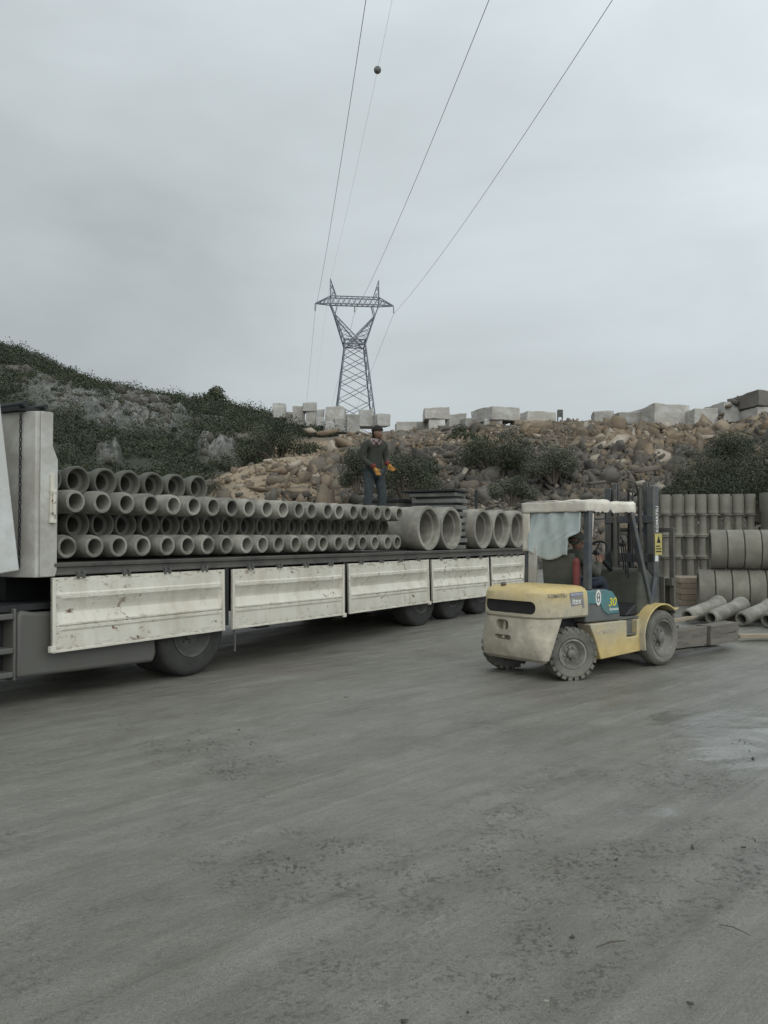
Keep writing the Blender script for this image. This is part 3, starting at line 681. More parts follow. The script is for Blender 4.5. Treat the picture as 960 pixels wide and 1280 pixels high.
for sx in (-1, 1):
    pk = MB()
    for sy in (-1, 1):
        pk.beam((sx*ax2, sy*dA, zA), (sx*ax2, 0, zP), .2); pk.beam((sx*(ax2-1.6), sy*dA, zT), (sx*ax2, 0, zP), .16)
        lat(pk, (sx*ax2, sy*dA, zT), (sx*ax2, 0, zP), (sx*(ax2-1.6), sy*dA, zT), (sx*ax2, 0, zP), 3, .09)
    pk.build('earth_wire_peak', M['pylon'], py)
for x in (-tipx, 0, tipx):
    ins = MB(); prof = []
    for i in range(9): prof += [(.05, -i*.22), (.2, -i*.22-.05), (.2, -i*.22-.09), (.05, -i*.22-.13)]
    ins.lathe(prof, 8); ins.build('insulator', M['glass_ins'], py, loc=(x, 0, zA-.1))
# conductors: sag curves that pass over the yard to the next pylon
ux, uy = math.sin(R(6.47)), -math.cos(R(6.47))
def line_pt(x_off, z0, d):                                   # d metres from the pylon towards the camera side
    bx, by = PC + math.cos(R(6.7))*x_off, PY + math.sin(R(6.7))*x_off
    z = z0 - .132*d + .00028*d*d if d >= 0 else z0 + .05*d*(1) - .0*d
    return Vector((bx + ux*d, by + uy*d, z))
def wire(name, label, x_off, z0, rad, dmin=-140, dmax=420):
    pts = [line_pt(x_off, z0, d) for d in np.linspace(dmin, dmax, 90)]
    o = bpy.data.objects.new
    mb = MB(); mb.tube(pts, rad, 5); ob = mb.build(name, M['wire'], smooth=True); return tag(ob, label, 'cable', 'lines strung from the pylon')
zi = zb0 + zA - 2.1
wire('power_line', 'leftmost thick overhead line, from the left tip of the cross-arm', -tipx, zi, .032)
wire('power_line', 'overhead line from the middle of the cross-arm', 0, zi, .032)
wire('power_line', 'rightmost overhead line, from the right tip of the cross-arm', tipx, zi, .032)
gw = wire('earth_wire', 'thin faint overhead wire that carries the grey marker ball', -ax2, zb0+zP, .012)
bp = min((line_pt(-ax2, zb0+zP, d) for d in np.linspace(0, 200, 2001)), key=lambda p: abs(668 - F_PX*(p.z-CAMZ)/p.y - 79))
bl_ = MB(); bl_.lathe([(.001,-.47)]+[(.47*math.cos(a), .47*math.sin(a)) for a in np.linspace(-1.5,1.5,12)]+[(.001,.47)], 16)
mo = bl_.build('marker_ball', M['drum'], smooth=True, loc=bp); tag(mo, 'grey marker ball clamped on the thin overhead wire high in the sky', 'marker ball')

# ------------------------------------------------------------------ truck (local x along the bed, y away from the camera, z up)
TO = (-2.225, 9.54, 0); TA = R(56)
def tw(x, y, z):                                             # truck frame -> world
    c, s_ = math.cos(TA), math.sin(TA); return Vector((TO[0]+c*x-s_*y, TO[1]+s_*x+c*y, z))
tr = thing('semi_trailer', 'long flatbed trailer with rusty cream drop sides, loaded with concrete pipes', 'trailer', TO, TA)
DZ = 1.37; T0, T1 = -1.95, 9.62
d = MB().box((T0+.02, .03, 1.24), (T1, 2.47, DZ)); d.build('deck', M['dark_steel'], tr)
rl = MB().prism([(.03,1.245),(-.02,1.25),(-.02,1.27),(0,1.275),(0,1.325),(-.025,1.33),(-.03,1.367),(.03,1.373)], T0+.15, T1, 'x')
rl.build('side_rail', M['dark_steel'], tr, bevel=.004)
MB().prism([(2.47,1.245),(2.52,1.25),(2.52,1.367),(2.47,1.373)], T0+.15, T1, 'x').build('side_rail', M['dark_steel'], tr, bevel=.004)
# drop sides hanging down
PROF = [(0,0),(.15,0),(.163,-.013),(.205,-.013),(.222,0),(.33,.048),(.345,.048),(.438,-.004),(.452,-.016),(.468,-.016),(.474,.0),(.49,-.010),(.512,-.010),(.53,0),(.73,0)]
GX_ = [(-1.83,.485),(.625,2.895),(2.995,5.26),(5.36,7.48),(7.60,9.12)]
for i, (a, b2) in enumerate(GX_):
    L_ = b2-a; n = 60; vs_, fs_ = [], []; th = .02
    prof = []
    for (s0, y0), (s1, y1) in zip(PROF[:-1], PROF[1:]):
        k = max(1, int((s1-s0)/.03)); prof += [(s0+(s1-s0)*j/k, y0+(y1-y0)*j/k) for j in range(k)]
    prof.append(PROF[-1]); m_ = len(prof)
    rs_ = np.random.default_rng(200+i)
    for side in (0, 1):
        for j in range(n+1):
            x = L_*j/n; e = min(1, max(0, min(x, L_-x)-.045)/.02)
            dent = .007*mnoise.noise(Vector((x*2.3, i*7.1, 3)))
            for (s_, y_) in prof: vs_.append((x, (y_*e + dent + .004*mnoise.noise(Vector((x*5, s_*6, i)))) + side*th, -s_))
    nn = (n+1)*m_
    for j in range(n):
        for q in range(m_-1):
            k = j*m_+q; fs_.append((k, k+1, k+m_+1, k+m_)); fs_.append((nn+k, nn+k+m_, nn+k+m_+1, nn+k+1))
    for j in range(n): k = j*m_; fs_ += [(k, k+m_, nn+k+m_, nn+k), (k+m_-1, nn+k+m_-1, nn+k+2*m_-1, k+2*m_-1)]
    for q in range(m_-1): fs_.append((q, nn+q, nn+q+1, q+1)); k = n*m_+q; fs_.append((k, k+1, nn+k+1, nn+k))
    mb = MB(); mb.add(vs_, fs_)
    gt = mb.build('side_gate', M['gate'], tr, loc=(a, -.035, 1.228 - .002*i), rot=(R([-1.2,-.6,-1.6,-2.4,-.8][i]), R([0,.25,-.1,.35,0][i]), 0))
    shade(gt, 28)
    at = gt.data.attributes.new('rust', 'FLOAT', 'POINT')
    z_ = np.array([v[2] for v in vs_]); x_ = np.array([v[0] for v in vs_])
    rust = np.exp(-((z_+.73)/.045)**2)*.9 + np.exp(-((z_)/.05)**2)*.7 + np.exp(-(np.minimum(x_, L_-x_)/.05)**2)*.6 + .35*np.exp(-((z_+.21)/.02)**2) + .35*np.exp(-((z_+.475)/.03)**2)
    at.data.foreach_set('value', np.clip(rust, 0, 1).astype(np.float32))
    fr = MB(); fr.box((0,-.012,-.73),(.035,.026,0)); fr.box((L_-.035,-.012,-.73),(L_,.026,0)); fr.box((.037,-.006,-.729),(L_-.037,.026,-.705))
    fr.build('edge_frame', M['gate'], gt, bevel=.004)
    for hx in np.linspace(.32, L_-.32, 4):
        h_ = MB(); h_.box((hx-.045,-.02,-.015),(hx-.02,.02,.055)); h_.box((hx+.02,-.02,-.015),(hx+.045,.02,.055)); h_.box((hx-.018,-.012,.005),(hx+.018,.0,.03)); h_.build('hinge', M['rim_dark'], gt, bevel=.003)
    lt = MB(); lt.box((-.03,-.02,-.72),(.03,.028,-.66)) if i == 0 else lt.box((L_-.05,-.03,-.755),(L_+.02,.0,-.70)); lt.build('catch', M['gate'], gt, bevel=.004)
for gt in [o for o in tr.children if o.name.startswith('side_gate')]:
    c = dup(gt, (gt.location.x + max(v.co.x for v in gt.data.vertices), 2.545, gt.location.z), (0, 0, PI), parent=tr)
# stake pockets between the gates
for x in (.555, 2.945, 5.31, 7.54):
    MB().box((x-.035,-.015,.55),(x+.035,.05,1.243)).build('stake', M['black'], tr, bevel=.005)
# head wall with rounded corner
HW = 2.84; crn = []
poly = [(T0+.15, 0.0), (T0, 0.0)] + [(T0-.0-.17*math.sin(a), .20-.20*math.cos(a)) for a in np.linspace(.15, PI/2, 7)] + [(T0-.19, .36)]
poly = [(-1.81,.0),(-1.945,.0),(-1.985,.02),(-2.03,.16),(-2.06,.22),(-2.085,.42),(-2.09,.5),(-2.09,2.28),(-2.06,2.4),(-1.98,2.49),(-1.81,2.5),(-1.81,2.44),(-1.9,2.42),(-2.0,2.28),(-2.0,.22),(-1.9,.08),(-1.81,.08)]
hw_ = MB().prism(poly, 1.235, HW, 'z'); hw_.build('head_wall', M['wall_white'], tr, bevel=.008)
cp = MB().prism([(-1.955,1.24),(-1.79,1.24),(-1.77,1.30),(-1.77,2.38),(-1.83,2.52),(-1.83,2.84),(-1.955,2.84)], -.022, -.003, 'y'); cpo = cp.build('corner_post', M['wall_white'], tr, bevel=.006)
l1 = MB().box((-1.86,-.05,1.78),(-1.82,-.023,2.24)).box((-1.865,-.055,1.76),(-1.80,-.023,1.80)).box((-1.85,-.075,1.84),(-1.82,-.052,2.06)).box((-1.865,-.055,2.06),(-1.80,-.023,2.09)); l1.build('latch', M['gate'], cpo, bevel=.004)
tb = MB().box((-2.11,.12,2.843),(-1.80,2.40,2.885)).tube([(-2.07,.05,2.90),(-2.07,2.45,2.90)], .035, 8).tube([(-1.86,.05,2.90),(-1.86,2.45,2.90)], .025, 8); tb.build('top_rail', M['black'], tr)
MB().box((-2.13,.5,2.60),(-2.10,1.9,2.80)).build('wall_panel', M['wall_white'], tr, bevel=.01)
# hanging chain at the head wall
chn = MB()
for i in range(36):
    z_ = 2.86 - i*.043
    pr = [(-2.14, .62 + (.012*math.cos(a) if i%2 else 0), z_) for a in (0,)]
    chn.tube([( -2.075+(.011*math.cos(a) if i%2 else 0), .13+(.0 if i%2 else .011*math.cos(a)), z_+.028*math.sin(a)) for a in np.linspace(0, 2*PI, 9)], .0055, 5, False)
chn.build('chain', M['black'], tr)
# chassis, legs, tail
for y_ in (.72, 1.62): MB().box((T0+.1, y_, .88), (T1-.1, y_+.14, 1.238)).build('chassis_beam', M['black'], tr)
cr = MB()
for x in np.arange(-1.4, 9.2, .62): cr.box((x,.06,1.10),(x+.07,2.44,1.236))
cr.build('cross_member', M['black'], tr)
tp_ = MB().box((T1-.005,-.03,1.24),(T1+.07,.12,2.1)); 
MB().box((9.16,-.03,.72),(9.34,.04,1.24)).build('tail_post', M['red'], tr, bevel=.01)
MB().box((T1,.05,.62),(T1+.1,2.45,.80)).build('rear_bumper', M['dark_steel'], tr, bevel=.01)
for y_ in (.45, 1.95): MB().box((1.55,y_-.06,.42),(1.67,y_+.06,.95)).box((1.5,y_-.11,.40),(1.72,y_+.11,.43)).build('landing_leg', M['dark_steel'], tr, bevel=.006)
MB().box((1.05,.12,.66),(1.75,.55,1.08)).build('tool_box', M['grey_plastic'], tr, bevel=.02)
MB().box((2.7,.30,.62),(4.1,.70,1.05)).build('spare_carrier', M['black'], tr, bevel=.03)
MB().tube([(.70,.02,.56),(.71,-.005,.36),(.70,-.01,.22)], .012, 6).build('rope_end', M['rim_dark'], tr)
def wheel(parent, x, y0, y1, r, zc, rimr, tyre_m, rim_m, lugs=0, name='wheel', front=-1):
    # front = -1: the outer face looks to -y
    wd = y1-y0; yc = (y0+y1)/2
    prof = [(rimr, -wd/2+.03),(rimr+.02,-wd/2+.008),(r*.86,-wd/2),(r*.955,-wd/2+.02),(r,-wd/2+.055),(r,wd/2-.055),(r*.955,wd/2-.02),(r*.86,wd/2),(rimr+.02,wd/2-.008),(rimr,wd/2-.03)]
    rm = MB(); f = front
    rm.lathe([(rimr+.002,f*(wd/2-.028)),(rimr+.006,f*(wd/2-.012)),(rimr-.012,f*(wd/2-.014)),(rimr-.03,f*(wd/2-.06)),(rimr*.72,f*(wd/2-.10)),(rimr*.55,f*(wd/2-.085)),(rimr*.34,f*(wd/2-.085)),(rimr*.30,f*(wd/2-.03)),(rimr*.12,f*(wd/2-.015)),(.001,f*(wd/2-.015))], 36, 'y')
    rm.lathe([(rimr,f*(wd/2-.03)),(rimr,-f*(wd/2-.03)),(.001,-f*(wd/2-.06))], 36, 'y')
    for k in range(8):
        a = 2*PI*k/8+.2; c_, s_ = rimr*.45*math.cos(a), rimr*.45*math.sin(a)
        rm.tube([(c_, f*(wd/2-.09), s_), (c_, f*(wd/2-.065), s_)], .016, 6)
    wo = rm.build(name, rim_m, parent, smooth=True, loc=(x, yc, zc))
    ty = MB(); ty.lathe(prof, 56, 'y')
    if lugs:
        for k in range(lugs):
            for sd in (-1, 1):
                a = 2*PI*(k+(.5 if sd > 0 else 0))/lugs; da = .6*PI/lugs
                P8 = []
                for rr2 in (r*.90, r*1.035):
                    for aa, yy in ((a-da, sd*wd*.5), (a+da, sd*wd*.5), (a+da*1.8, sd*wd*.06), (a-da*.2, sd*wd*.06)):
                        q = rr2*(.985 if abs(yy) > wd*.3 else 1)
                        P8.append((q*math.cos(aa), yy*1.01, q*math.sin(aa)))
                ty.add(P8, [(3,2,1,0),(4,5,6,7),(0,1,5,4),(1,2,6,5),(2,3,7,6),(3,0,4,7)])
    else:
        for yy in (-.25, 0, .25):
            ty.lathe([(r+.0015, yy*wd-.006),(r-.012, yy*wd-.004),(r-.012, yy*wd+.004),(r+.0015, yy*wd+.006)], 56, 'y')
    ty.build('tyre', tyre_m, wo, smooth=True)
    return wo
for x, zt in ((5.2,.10),(6.3,.12),(7.4,.13)):
    wheel(tr, x, .06, .40, .50, .50+zt, .27, M['rubber'], M['rim_dark'])
    wheel(tr, x, 2.06, 2.40, .50, .50+zt, .27, M['rubber'], M['rim_dark'], front=1)
    MB().tube([(x,.2,.5+zt),(x,2.3,.5+zt)], .07, 10).build('axle', M['black'], tr)
# ---- tractor unit in front of it
tc_ = thing('tractor_unit', 'white lorry tractor at the left edge with grey side skirt and steps', 'lorry', TO, TA)
wheel(tc_, .10, .07, .40, .505, .505, .28, M['rubber'], M['rim_dark']); wheel(tc_, .10, .44, .74, .50, .505, .28, M['rubber'], M['rim_dark'])
wheel(tc_, .10, 2.10, 2.43, .505, .505, .28, M['rubber_mud'], M['rim_dark'], front=1)
wheel(tc_, -3.75, .06, .38, .505, .505, .28, M['rubber_mud'], M['rim']); wheel(tc_, -3.75, 2.12, 2.44, .505, .505, .28, M['rubber_mud'], M['rim'], front=1)
for y_ in (.8, 1.55): MB().box((-4.9,y_,.70),(.75,y_+.10,.98)).build('chassis_beam', M['black'], tc_)
MB().lathe([(.50,-.03),(.55,0),(.50,.03)], 24, 'z', (0,1.25,1.10)).box((-.5,.85,.99),(.5,1.65,1.08)).build('fifth_wheel', M['black'], tc_)
sk = MB().prism([(-2.13,.29),(-.50,.24),(-.46,.34),(-.50,.70),(-.62,.86),(-1.95,.90),(-2.10,.93),(-2.13,.88)], .05, .70); sk.build('side_skirt', M['grey_plastic'], tc_, bevel=.035, seg=3)
st_ = MB().box((-2.95,.24,.28),(-2.14,.72,.95)); st_.build('step_recess', M['black'], tc_)
for z_ in (.335, .56, .88): MB().box((-2.85,.045,z_-.03),(-2.17,.238,z_+.025)).build('step', M['grey_plastic'], tc_, bevel=.012)
for a_ in (-2.89, -2.168): MB().box((a_,.055,.27),(a_+.03,.24,.95)).build('step_frame', M['grey_plastic'], tc_, bevel=.01)
fa = MB(); 
fa.add([(-2.16,-.02,1.31),(-2.38,-.02,2.92),(-2.46,.02,3.35),(-3.1,.02,3.35),(-3.1,-.02,1.20)] + [(-2.18,.03,1.31),(-2.40,.03,2.92),(-2.48,.07,3.35),(-3.1,.07,3.35),(-3.1,.03,1.20)],
       [(0,1,2,3,4),(9,8,7,6,5),(0,5,6,1),(1,6,7,2),(2,7,8,3),(3,8,9,4),(4,9,5,0)])
fa.build('side_fairing', M['cab_white'], tc_, bevel=.012)
cb = MB().prism([(-3.09,1.02),(-3.09,3.35),(-3.4,3.62),(-4.9,3.45),(-5.25,2.2),(-5.32,1.9),(-5.32,.45),(-4.35,.42),(-4.28,.85),(-4.0,1.10),(-3.5,1.10),(-3.3,.98)], .03, 2.47); cbo = cb.build('cab', M['cab_white'], tc_, bevel=.05, seg=3)
dr = MB().prism([(-4.28,1.15),(-4.28,2.05),(-5.12,2.05),(-5.12,.75),(-4.5,.75)], .012, .028); dro = dr.build('door', M['cab_white'], cbo, bevel=.01)
MB().prism([(-4.32,2.10),(-4.32,2.75),(-4.9,2.75),(-5.06,2.10)], .008, .027).build('window', M['black'], cbo, bevel=.01)
MB().box((-4.45,-.02,1.9),(-4.30,.01,1.95)).build('handle', M['black'], cbo, bevel=.006)
MB().box((-2.62,.10,.92),(-.9,.55,.98)).build('catwalk', M['black'], tc_)

# ------------------------------------------------------------------ concrete pipes
def pipe_mesh(name, length, rb, rbell, bore, bell_len, n=36, bell_bore=None):
    bell_bore = bell_bore or bore + .03
    # y = 0 spigot end .. y = length bell end ; origin on the axis
    sh = .09
    prof = [(bore, 0), (rb-.028, 0), (rb-.012, .006), (rb-.004, .05), (rb, .08), (rb, length-bell_len-sh), (rbell-.004, length-bell_len), (rbell, length-bell_len+.02), (rbell, length-.012), (rbell-.01, length), (bell_bore+.008, length), (bell_bore, length-.012), (bell_bore, length-.09), (bore, length-.105)]
    mb = MB(); mb.lathe(prof, n, 'y', closed=True); me = mb.mesh(name)
    return me
PM = pipe_mesh('concrete_pipe', 1.0, .122, .152, .082, .12, bell_bore=.118)
def pipe(mesh, mat, world, dirv, label, group, name='concrete_pipe', roll=0, pitch=0):
    # dirv = direction of local +y in the plan
    me = mesh if mat is None else mesh
    o = bpy.data.objects.new(name, me); COL.objects.link(o); o.location = world
    o.rotation_euler = (pitch, roll, math.atan2(dirv.y, dirv.x) - PI/2)
    if not me.materials: me.materials.append(M['concrete'])
    if mat: o.material_slots[0].link = 'OBJECT'; o.material_slots[0].material = M[mat]
    shade_once(me); return tag(o, label, 'pipe', group)
_done = set()
def shade_once(me):
    if me.name in _done: return
    _done.add(me.name)
    class O: pass
    q = O(); q.data = me; shade(q, 40)
ORD = ['first','second','third','fourth','fifth','sixth','seventh','eighth','ninth','tenth','eleventh','twelfth','thirteenth','fourteenth','fifteenth','sixteenth','seventeenth','eighteenth','nineteenth','twentieth','twenty-first']
into = Vector((math.cos(TA+PI/2), math.sin(TA+PI/2), 0)); outw = -into
rr = random.Random(3)
ROWS = [  # (name, start t, pitch, count, z, bell faces the camera, depth of near end)
 ('lowest', -1.60, .3190, 20, DZ+.155, False, .05),
 ('second', -1.30, .3205, 19, DZ+.385, True, .33),
 ('third', -1.505, .3165, 20, DZ+.615, False, .06),
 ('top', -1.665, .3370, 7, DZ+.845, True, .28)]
for nm, ts_, pit, cnt, z, bell, dn in ROWS:
    for i in range(cnt):
        x = ts_ + pit*i + rr.uniform(-.008,.008); dd = dn + rr.uniform(-.02,.02)
        lab = f'concrete pipe in the {nm} row on the trailer, {ORD[i]} from the cab, ' + ('socket end outward' if bell else 'narrow end outward')
        if bell: pipe(PM, 'concrete_shaded', tw(x, dd+1.0, z), outw, lab, 'small pipes stacked on the trailer', roll=rr.uniform(0,6))
        else: pipe(PM, 'concrete', tw(x, dd, z), into, lab, 'small pipes stacked on the trailer', roll=rr.uniform(0,6))
for row, (n_, x0) in enumerate(((20,-1.6),(19,-1.44),(12,-1.6),(6,-1.44))):      # the far half of the load
    for i in range(n_):
        pipe(PM, 'concrete', tw(x0 + .3185*i, 1.40, DZ+.155+.23*row), into, 'concrete pipe in the far half of the load, behind the front rows of small pipes', 'small pipes in the far half of the load', roll=rr.uniform(0,6))
# big pipes at the tail
def big_mesh():
    prof = [(.27,0),(.315,.0),(.355,.02),(.372,.06),(.372,.66),(.385,.70),(.387,.72),(.387,.985),(.379,1.0),(.328,1.0),(.320,.99),(.320,.90),(.272,.89)]
    mb = MB(); mb.lathe(prof, 64, 'y', closed=True); return mb.mesh('large_concrete_pipe')
BM = big_mesh()
BIGS = [(5.58,.12,'first'),(6.36,.12,'second'),(7.63,.13,'third'),(8.41,.12,'fourth'),(9.19,.12,'fifth')]
for x, dd, o_ in BIGS:
    x = x - .02
    pipe(BM, 'concrete_big', tw(x, dd+1.0, DZ+.390), outw, f'large concrete pipe lying near the trailer tail, {o_} from the small pipes', 'large pipes on the trailer tail', 'large_concrete_pipe', roll=rr.uniform(0,6))
# a tall stack of slabs wedged between the second and third large pipes
slm = MB().box((-.215,-.5,0),(.215,.5,.078)); slo = None
for i in range(9):
    lab = f'thin grey plate in the stack between the large pipes, {ORD[i]} from the bottom'
    if slo is None: slo = slm.build('concrete_plate', M['drum'], bevel=.012); o = slo
    else: o = slo.copy(); COL.objects.link(o)
    o.location = tw(6.99+rr.uniform(-.02,.02), .78+rr.uniform(-.03,.03), DZ+.002+.124*i); o.rotation_euler = (0,0,TA+rr.uniform(-.04,.04)); tag(o, lab, 'plate', 'plates stacked between the large pipes')
    if i < 8:
        st2 = MB().box((-.19,-.42,0),(.19,.42,.042)).build('spacer', M['black'], o, loc=(0,0,.079)) if i == 0 else None
        if i == 0: spm = st2
        else: c = spm.copy(); COL.objects.link(c); c.parent = o
sht = MB().box((-.26,-.55,0),(.26,.62,.045)).build('rubber_mat', M['black'], bevel=.01, loc=tw(6.97,.80,DZ+.002+.124*8+.081), rot=(0,R(2),TA)); tag(sht, 'black mat lying on top of the slab stack between the large pipes', 'mat')
cbx = thing('steel_crate', 'dark crate behind the first large pipe, right of the worker', 'crate', tw(7.05,1.75,DZ), TA)
MB().box((-.45,-.3,0),(.45,.3,.90)).build('body', M['dark_steel'], cbx, bevel=.01); MB().box((-.48,-.33,.902),(.48,.33,.97)).build('lid', M['black'], cbx, bevel=.01)
ps = MB().tube([(0,0,0),(0,0,1.25)], .03, 8).box((-.05,-.05,0),(.05,.05,.02)); po = ps.build('steel_stake', M['black'], loc=tw(9.40,1.22,DZ)); tag(po, 'thin dark upright stake rising behind the large pipes', 'post')

# ------------------------------------------------------------------ stacks on the right
def up_mesh():
    h = .49; mb = MB(); mb.lathe([(.05,0),(.128,0),(.128,.022),(.095,.04),(.082,.09),(.080,.40),(.092,.445),(.128,.463),(.128,.485),(.05,.485)], 24, closed=True); return mb.mesh('flanged_pipe')
def up_fat():
    mb = MB(); mb.lathe([(.08,0),(.126,0),(.13,.01),(.118,.06),(.118,.10),(.124,.2),(.124,.40),(.118,.445),(.08,.445)], 24, closed=True); return mb.mesh('upright_pipe')
UM, UF = up_mesh(), up_fat()
SX, SY = 6.22, 19.0; gdir = Vector((.985, -.17, 0))
TZ = [.14, .635, 1.13, 1.625, 2.12]; TN = ['lowest','second','third','fourth','top']
def up(mesh, x, y, z, label, grp):
    o = bpy.data.objects.new('upright_pipe', mesh); COL.objects.link(o); o.location = (x, y, z); o.rotation_euler = (0,0,rr.uniform(0,6))
    if not mesh.materials: mesh.materials.append(M['concrete_olive'])
    shade_once(mesh); tag(o, label, 'pipe', grp)
for tI in range(5):
    for i in range(9):
        if tI < 2 and i > 6: continue
        p = Vector((SX, SY, 0)) + gdir*(.262*i + (.02 if tI % 2 else 0))
        up(UF if tI == 4 else UM, p.x + rr.uniform(-.012,.012), p.y + rr.uniform(-.02,.02), TZ[tI], f'upright concrete pipe in the {TN[tI]} tier behind the forklift mast, {ORD[i]} from the left', 'upright pipes stacked behind the forklift')
    for i in range(9):
        p = Vector((SX+.20, SY+.95, 0)) + gdir*(.262*i)
        up(UF if tI == 4 else UM, p.x, p.y, TZ[tI], 'upright concrete pipe in the back row of the stack behind the forklift', 'upright pipes in the back row')
# rings on edge, two tiers
def ring_mesh():
    mb = MB(); mb.lathe([(.33,0),(.385,0),(.40,.012),(.40,.288),(.385,.30),(.33,.30)], 48, 'y', closed=True); return mb.mesh('concrete_ring')
RM = ring_mesh(); rd = Vector((.955,-.295,0)).normalized()
for tier, (x0, z0, cn) in enumerate(((6.37,.545,9),(6.62,1.345,8))):
    for i in range(cn):
        p = Vector((x0, 16.75, z0)) + rd*(.312*i)
        o = pipe(RM, 'concrete_olive', p, rd, f'concrete ring standing on edge in the {"upper" if tier else "lower"} tier at the right, {ORD[i]} from the left', 'concrete rings stacked on edge', 'concrete_ring', roll=rr.uniform(0,6))
# larger upright pipes behind the rings
for i, (x, y) in enumerate(((8.72,18.4),(9.28,18.3),(9.85,18.2))):
    mb = MB(); mb.lathe([(.2,0),(.27,0),(.27,2.0),(.30,2.05),(.30,2.44),(.2,2.44)], 32, closed=True)
    o = mb.build('tall_concrete_pipe', M['concrete_olive'], smooth=True, loc=(x, y, .14)); shade(o, 35)
    tag(o, ['tall upright concrete pipe just right of the flanged pipes, behind the rings','tall upright concrete pipe at the right edge behind the rings','tall upright concrete pipe beyond the right edge'][i], 'pipe', 'tall pipes behind the rings')
# long pipes lying on the ground
ld = Vector((.80,.60,0)).normalized()
for i, (px, zz, lab) in enumerate(((858,14.0,'pipe on the ground nearest the forklift carriage'),(887,13.8,'pipe on the ground beside the point of the wooden stake'),(925,13.65,'pipe on the ground with a clear open mouth, above the timber end'),(957,13.5,'pipe on the ground at the right edge'),(992,13.35,'pipe on the ground just beyond the right edge'))):
    X = (px-480)/F_PX*zz
    pipe(PM, 'concrete', Vector((X, zz, float(yard_z(0, zz))+.13)), ld, 'grey concrete '+lab, 'loose pipes propped up on the ground', roll=0, pitch=R(9.5))
slp = MB().box((-1.5,-.1,0),(1.5,.1,.13)).build('timber_sleeper', M['wood'], bevel=.01, loc=(6.93,14.22,.14), rot=(0,0,R(-15))); tag(slp, 'timber sleeper under the raised ends of the loose pipes on the ground', 'timber')
# rusty boards leaning behind the carriage
bo = thing('board_stack', 'stack of brown boards on the ground between the upright pipes and the rings', 'boards', (6.62, 17.9, .14), R(-10))
for i in range(5): MB().box((-.28+.03*(i%2), -.5, .12*i), (.25+.03*(i%2), .5, .12*i+.115)).build('board', M['marble_brown'], bo, bevel=.01)

# ------------------------------------------------------------------ forklift (local x forward, y left, z up)
FO = (1.818, 9.83, 0); FA = R(38.9)
fk = thing('forklift', 'muddy yellow forklift with canvas roof, teal side cover and dark blue mast', 'forklift', FO, FA)
def outline(u0, u1, hw2, rad, k=10):
    # plan outline: square at the front (u1), rounded rear corners
    pts = [(u1, -hw2)]
    pts += [(u0+rad - rad*math.sin(a), -hw2+rad - rad*math.cos(a)) for a in np.linspace(0, PI/2, k)]
    pts += [(u0+rad - rad*math.cos(a), hw2-rad + rad*math.sin(a)) for a in np.linspace(0, PI/2, k)]
    pts += [(u1, hw2)]; return pts
def loft(levels):
    mb = MB(); vs_ = []; n = None
    for z, (u0, u1, h2, rd_) in levels:
        o_ = outline(u0, u1, h2, rd_); n = len(o_); vs_ += [(a, b2, z) for a, b2 in o_]
    fs_ = [(i*n+k, i*n+(k+1) % n, (i+1)*n+(k+1) % n, (i+1)*n+k) for i in range(len(levels)-1) for k in range(n)]
    fs_ += [tuple(range(n))[::-1], tuple(range((len(levels)-1)*n, len(levels)*n))]
    return mb.add(vs_, fs_)
def cut(o, cutter):
    bpy.context.view_layer.update()
    md = o.modifiers.new('cut', 'BOOLEAN'); md.operation = 'DIFFERENCE'; md.object = cutter; md.solver = 'EXACT'
    dg = bpy.context.evaluated_depsgraph_get(); me = bpy.data.meshes.new_from_object(o.evaluated_get(dg))
    old = o.data; o.modifiers.clear(); o.data = me; bpy.data.meshes.remove(old)
    me2 = cutter.data; bpy.data.objects.remove(cutter); bpy.data.meshes.remove(me2)
up_l = loft([(.70,(-.49,.27,.525,.32)),(.72,(-.505,.27,.54,.32)),(.80,(-.51,.27,.54,.32)),(.92,(-.50,.27,.535,.32)),(.985,(-.48,.27,.525,.30)),(1.02,(-.44,.265,.50,.27)),(1.045,(-.40,.26,.45,.24)),(1.055,(-.29,.25,.36,.18))])
hood = up_l.build('rear_hood', M['yellow_up'], fk); 
def slot(y0, y1, z0, z1, u0, u1, k=6):
    r_ = (z1-z0)/2*.9; pts = []
    for cy, cz, a0 in ((y1-r_,z1-r_,0),(y0+r_,z1-r_,PI/2),(y0+r_,z0+r_,PI),(y1-r_,z0+r_,1.5*PI)):
        pts += [(cy+r_*math.cos(a0+a), cz+r_*math.sin(a0+a)) for a in np.linspace(0, PI/2, k)]
    return MB().prism(pts, u0, u1, 'x')
cut(hood, slot(-.38,.40,.745,.895,-.8,-.40).build('cutter', M['black'], fk)); shade(hood, 32)
lo_l = loft([(.20,(-.385,-.355,.43,.03)),(.24,(-.44,-.36,.485,.08)),(.34,(-.48,-.34,.51,.14)),(.50,(-.495,-.28,.525,.21)),(.62,(-.495,-.22,.525,.27)),(.697,(-.488,-.18,.522,.29))])
cw = lo_l.build('counterweight', M['cw_grey'], fk)
cut(cw, slot(.0,.20,.545,.665,-.8,-.40).build('cutter', M['black'], fk))
cut(cw, slot(-.03,.22,.435,.49,-.8,-.42).build('cutter', M['black'], fk)); shade(cw, 32)
MB().box((-.43,-.42,.73),(-.30,.44,.91)).box((-.39,-.1,.40),(-.36,.26,.69)).build('dark_backing', M['black'], fk)  # black boxes added behind the cut slots so the openings read as dark
MB().tube([(-.47,.10,.45),(-.43,.10,.66)], .018, 8).build('tow_pin', M['cw_grey'], fk)
MB().lathe([(.001,1.05),(.03,1.05),(.035,1.07),(.02,1.09),(.001,1.09)], 16, 'z', (-.38,.18,0)).build('filler_cap', M['dark_steel'], fk)
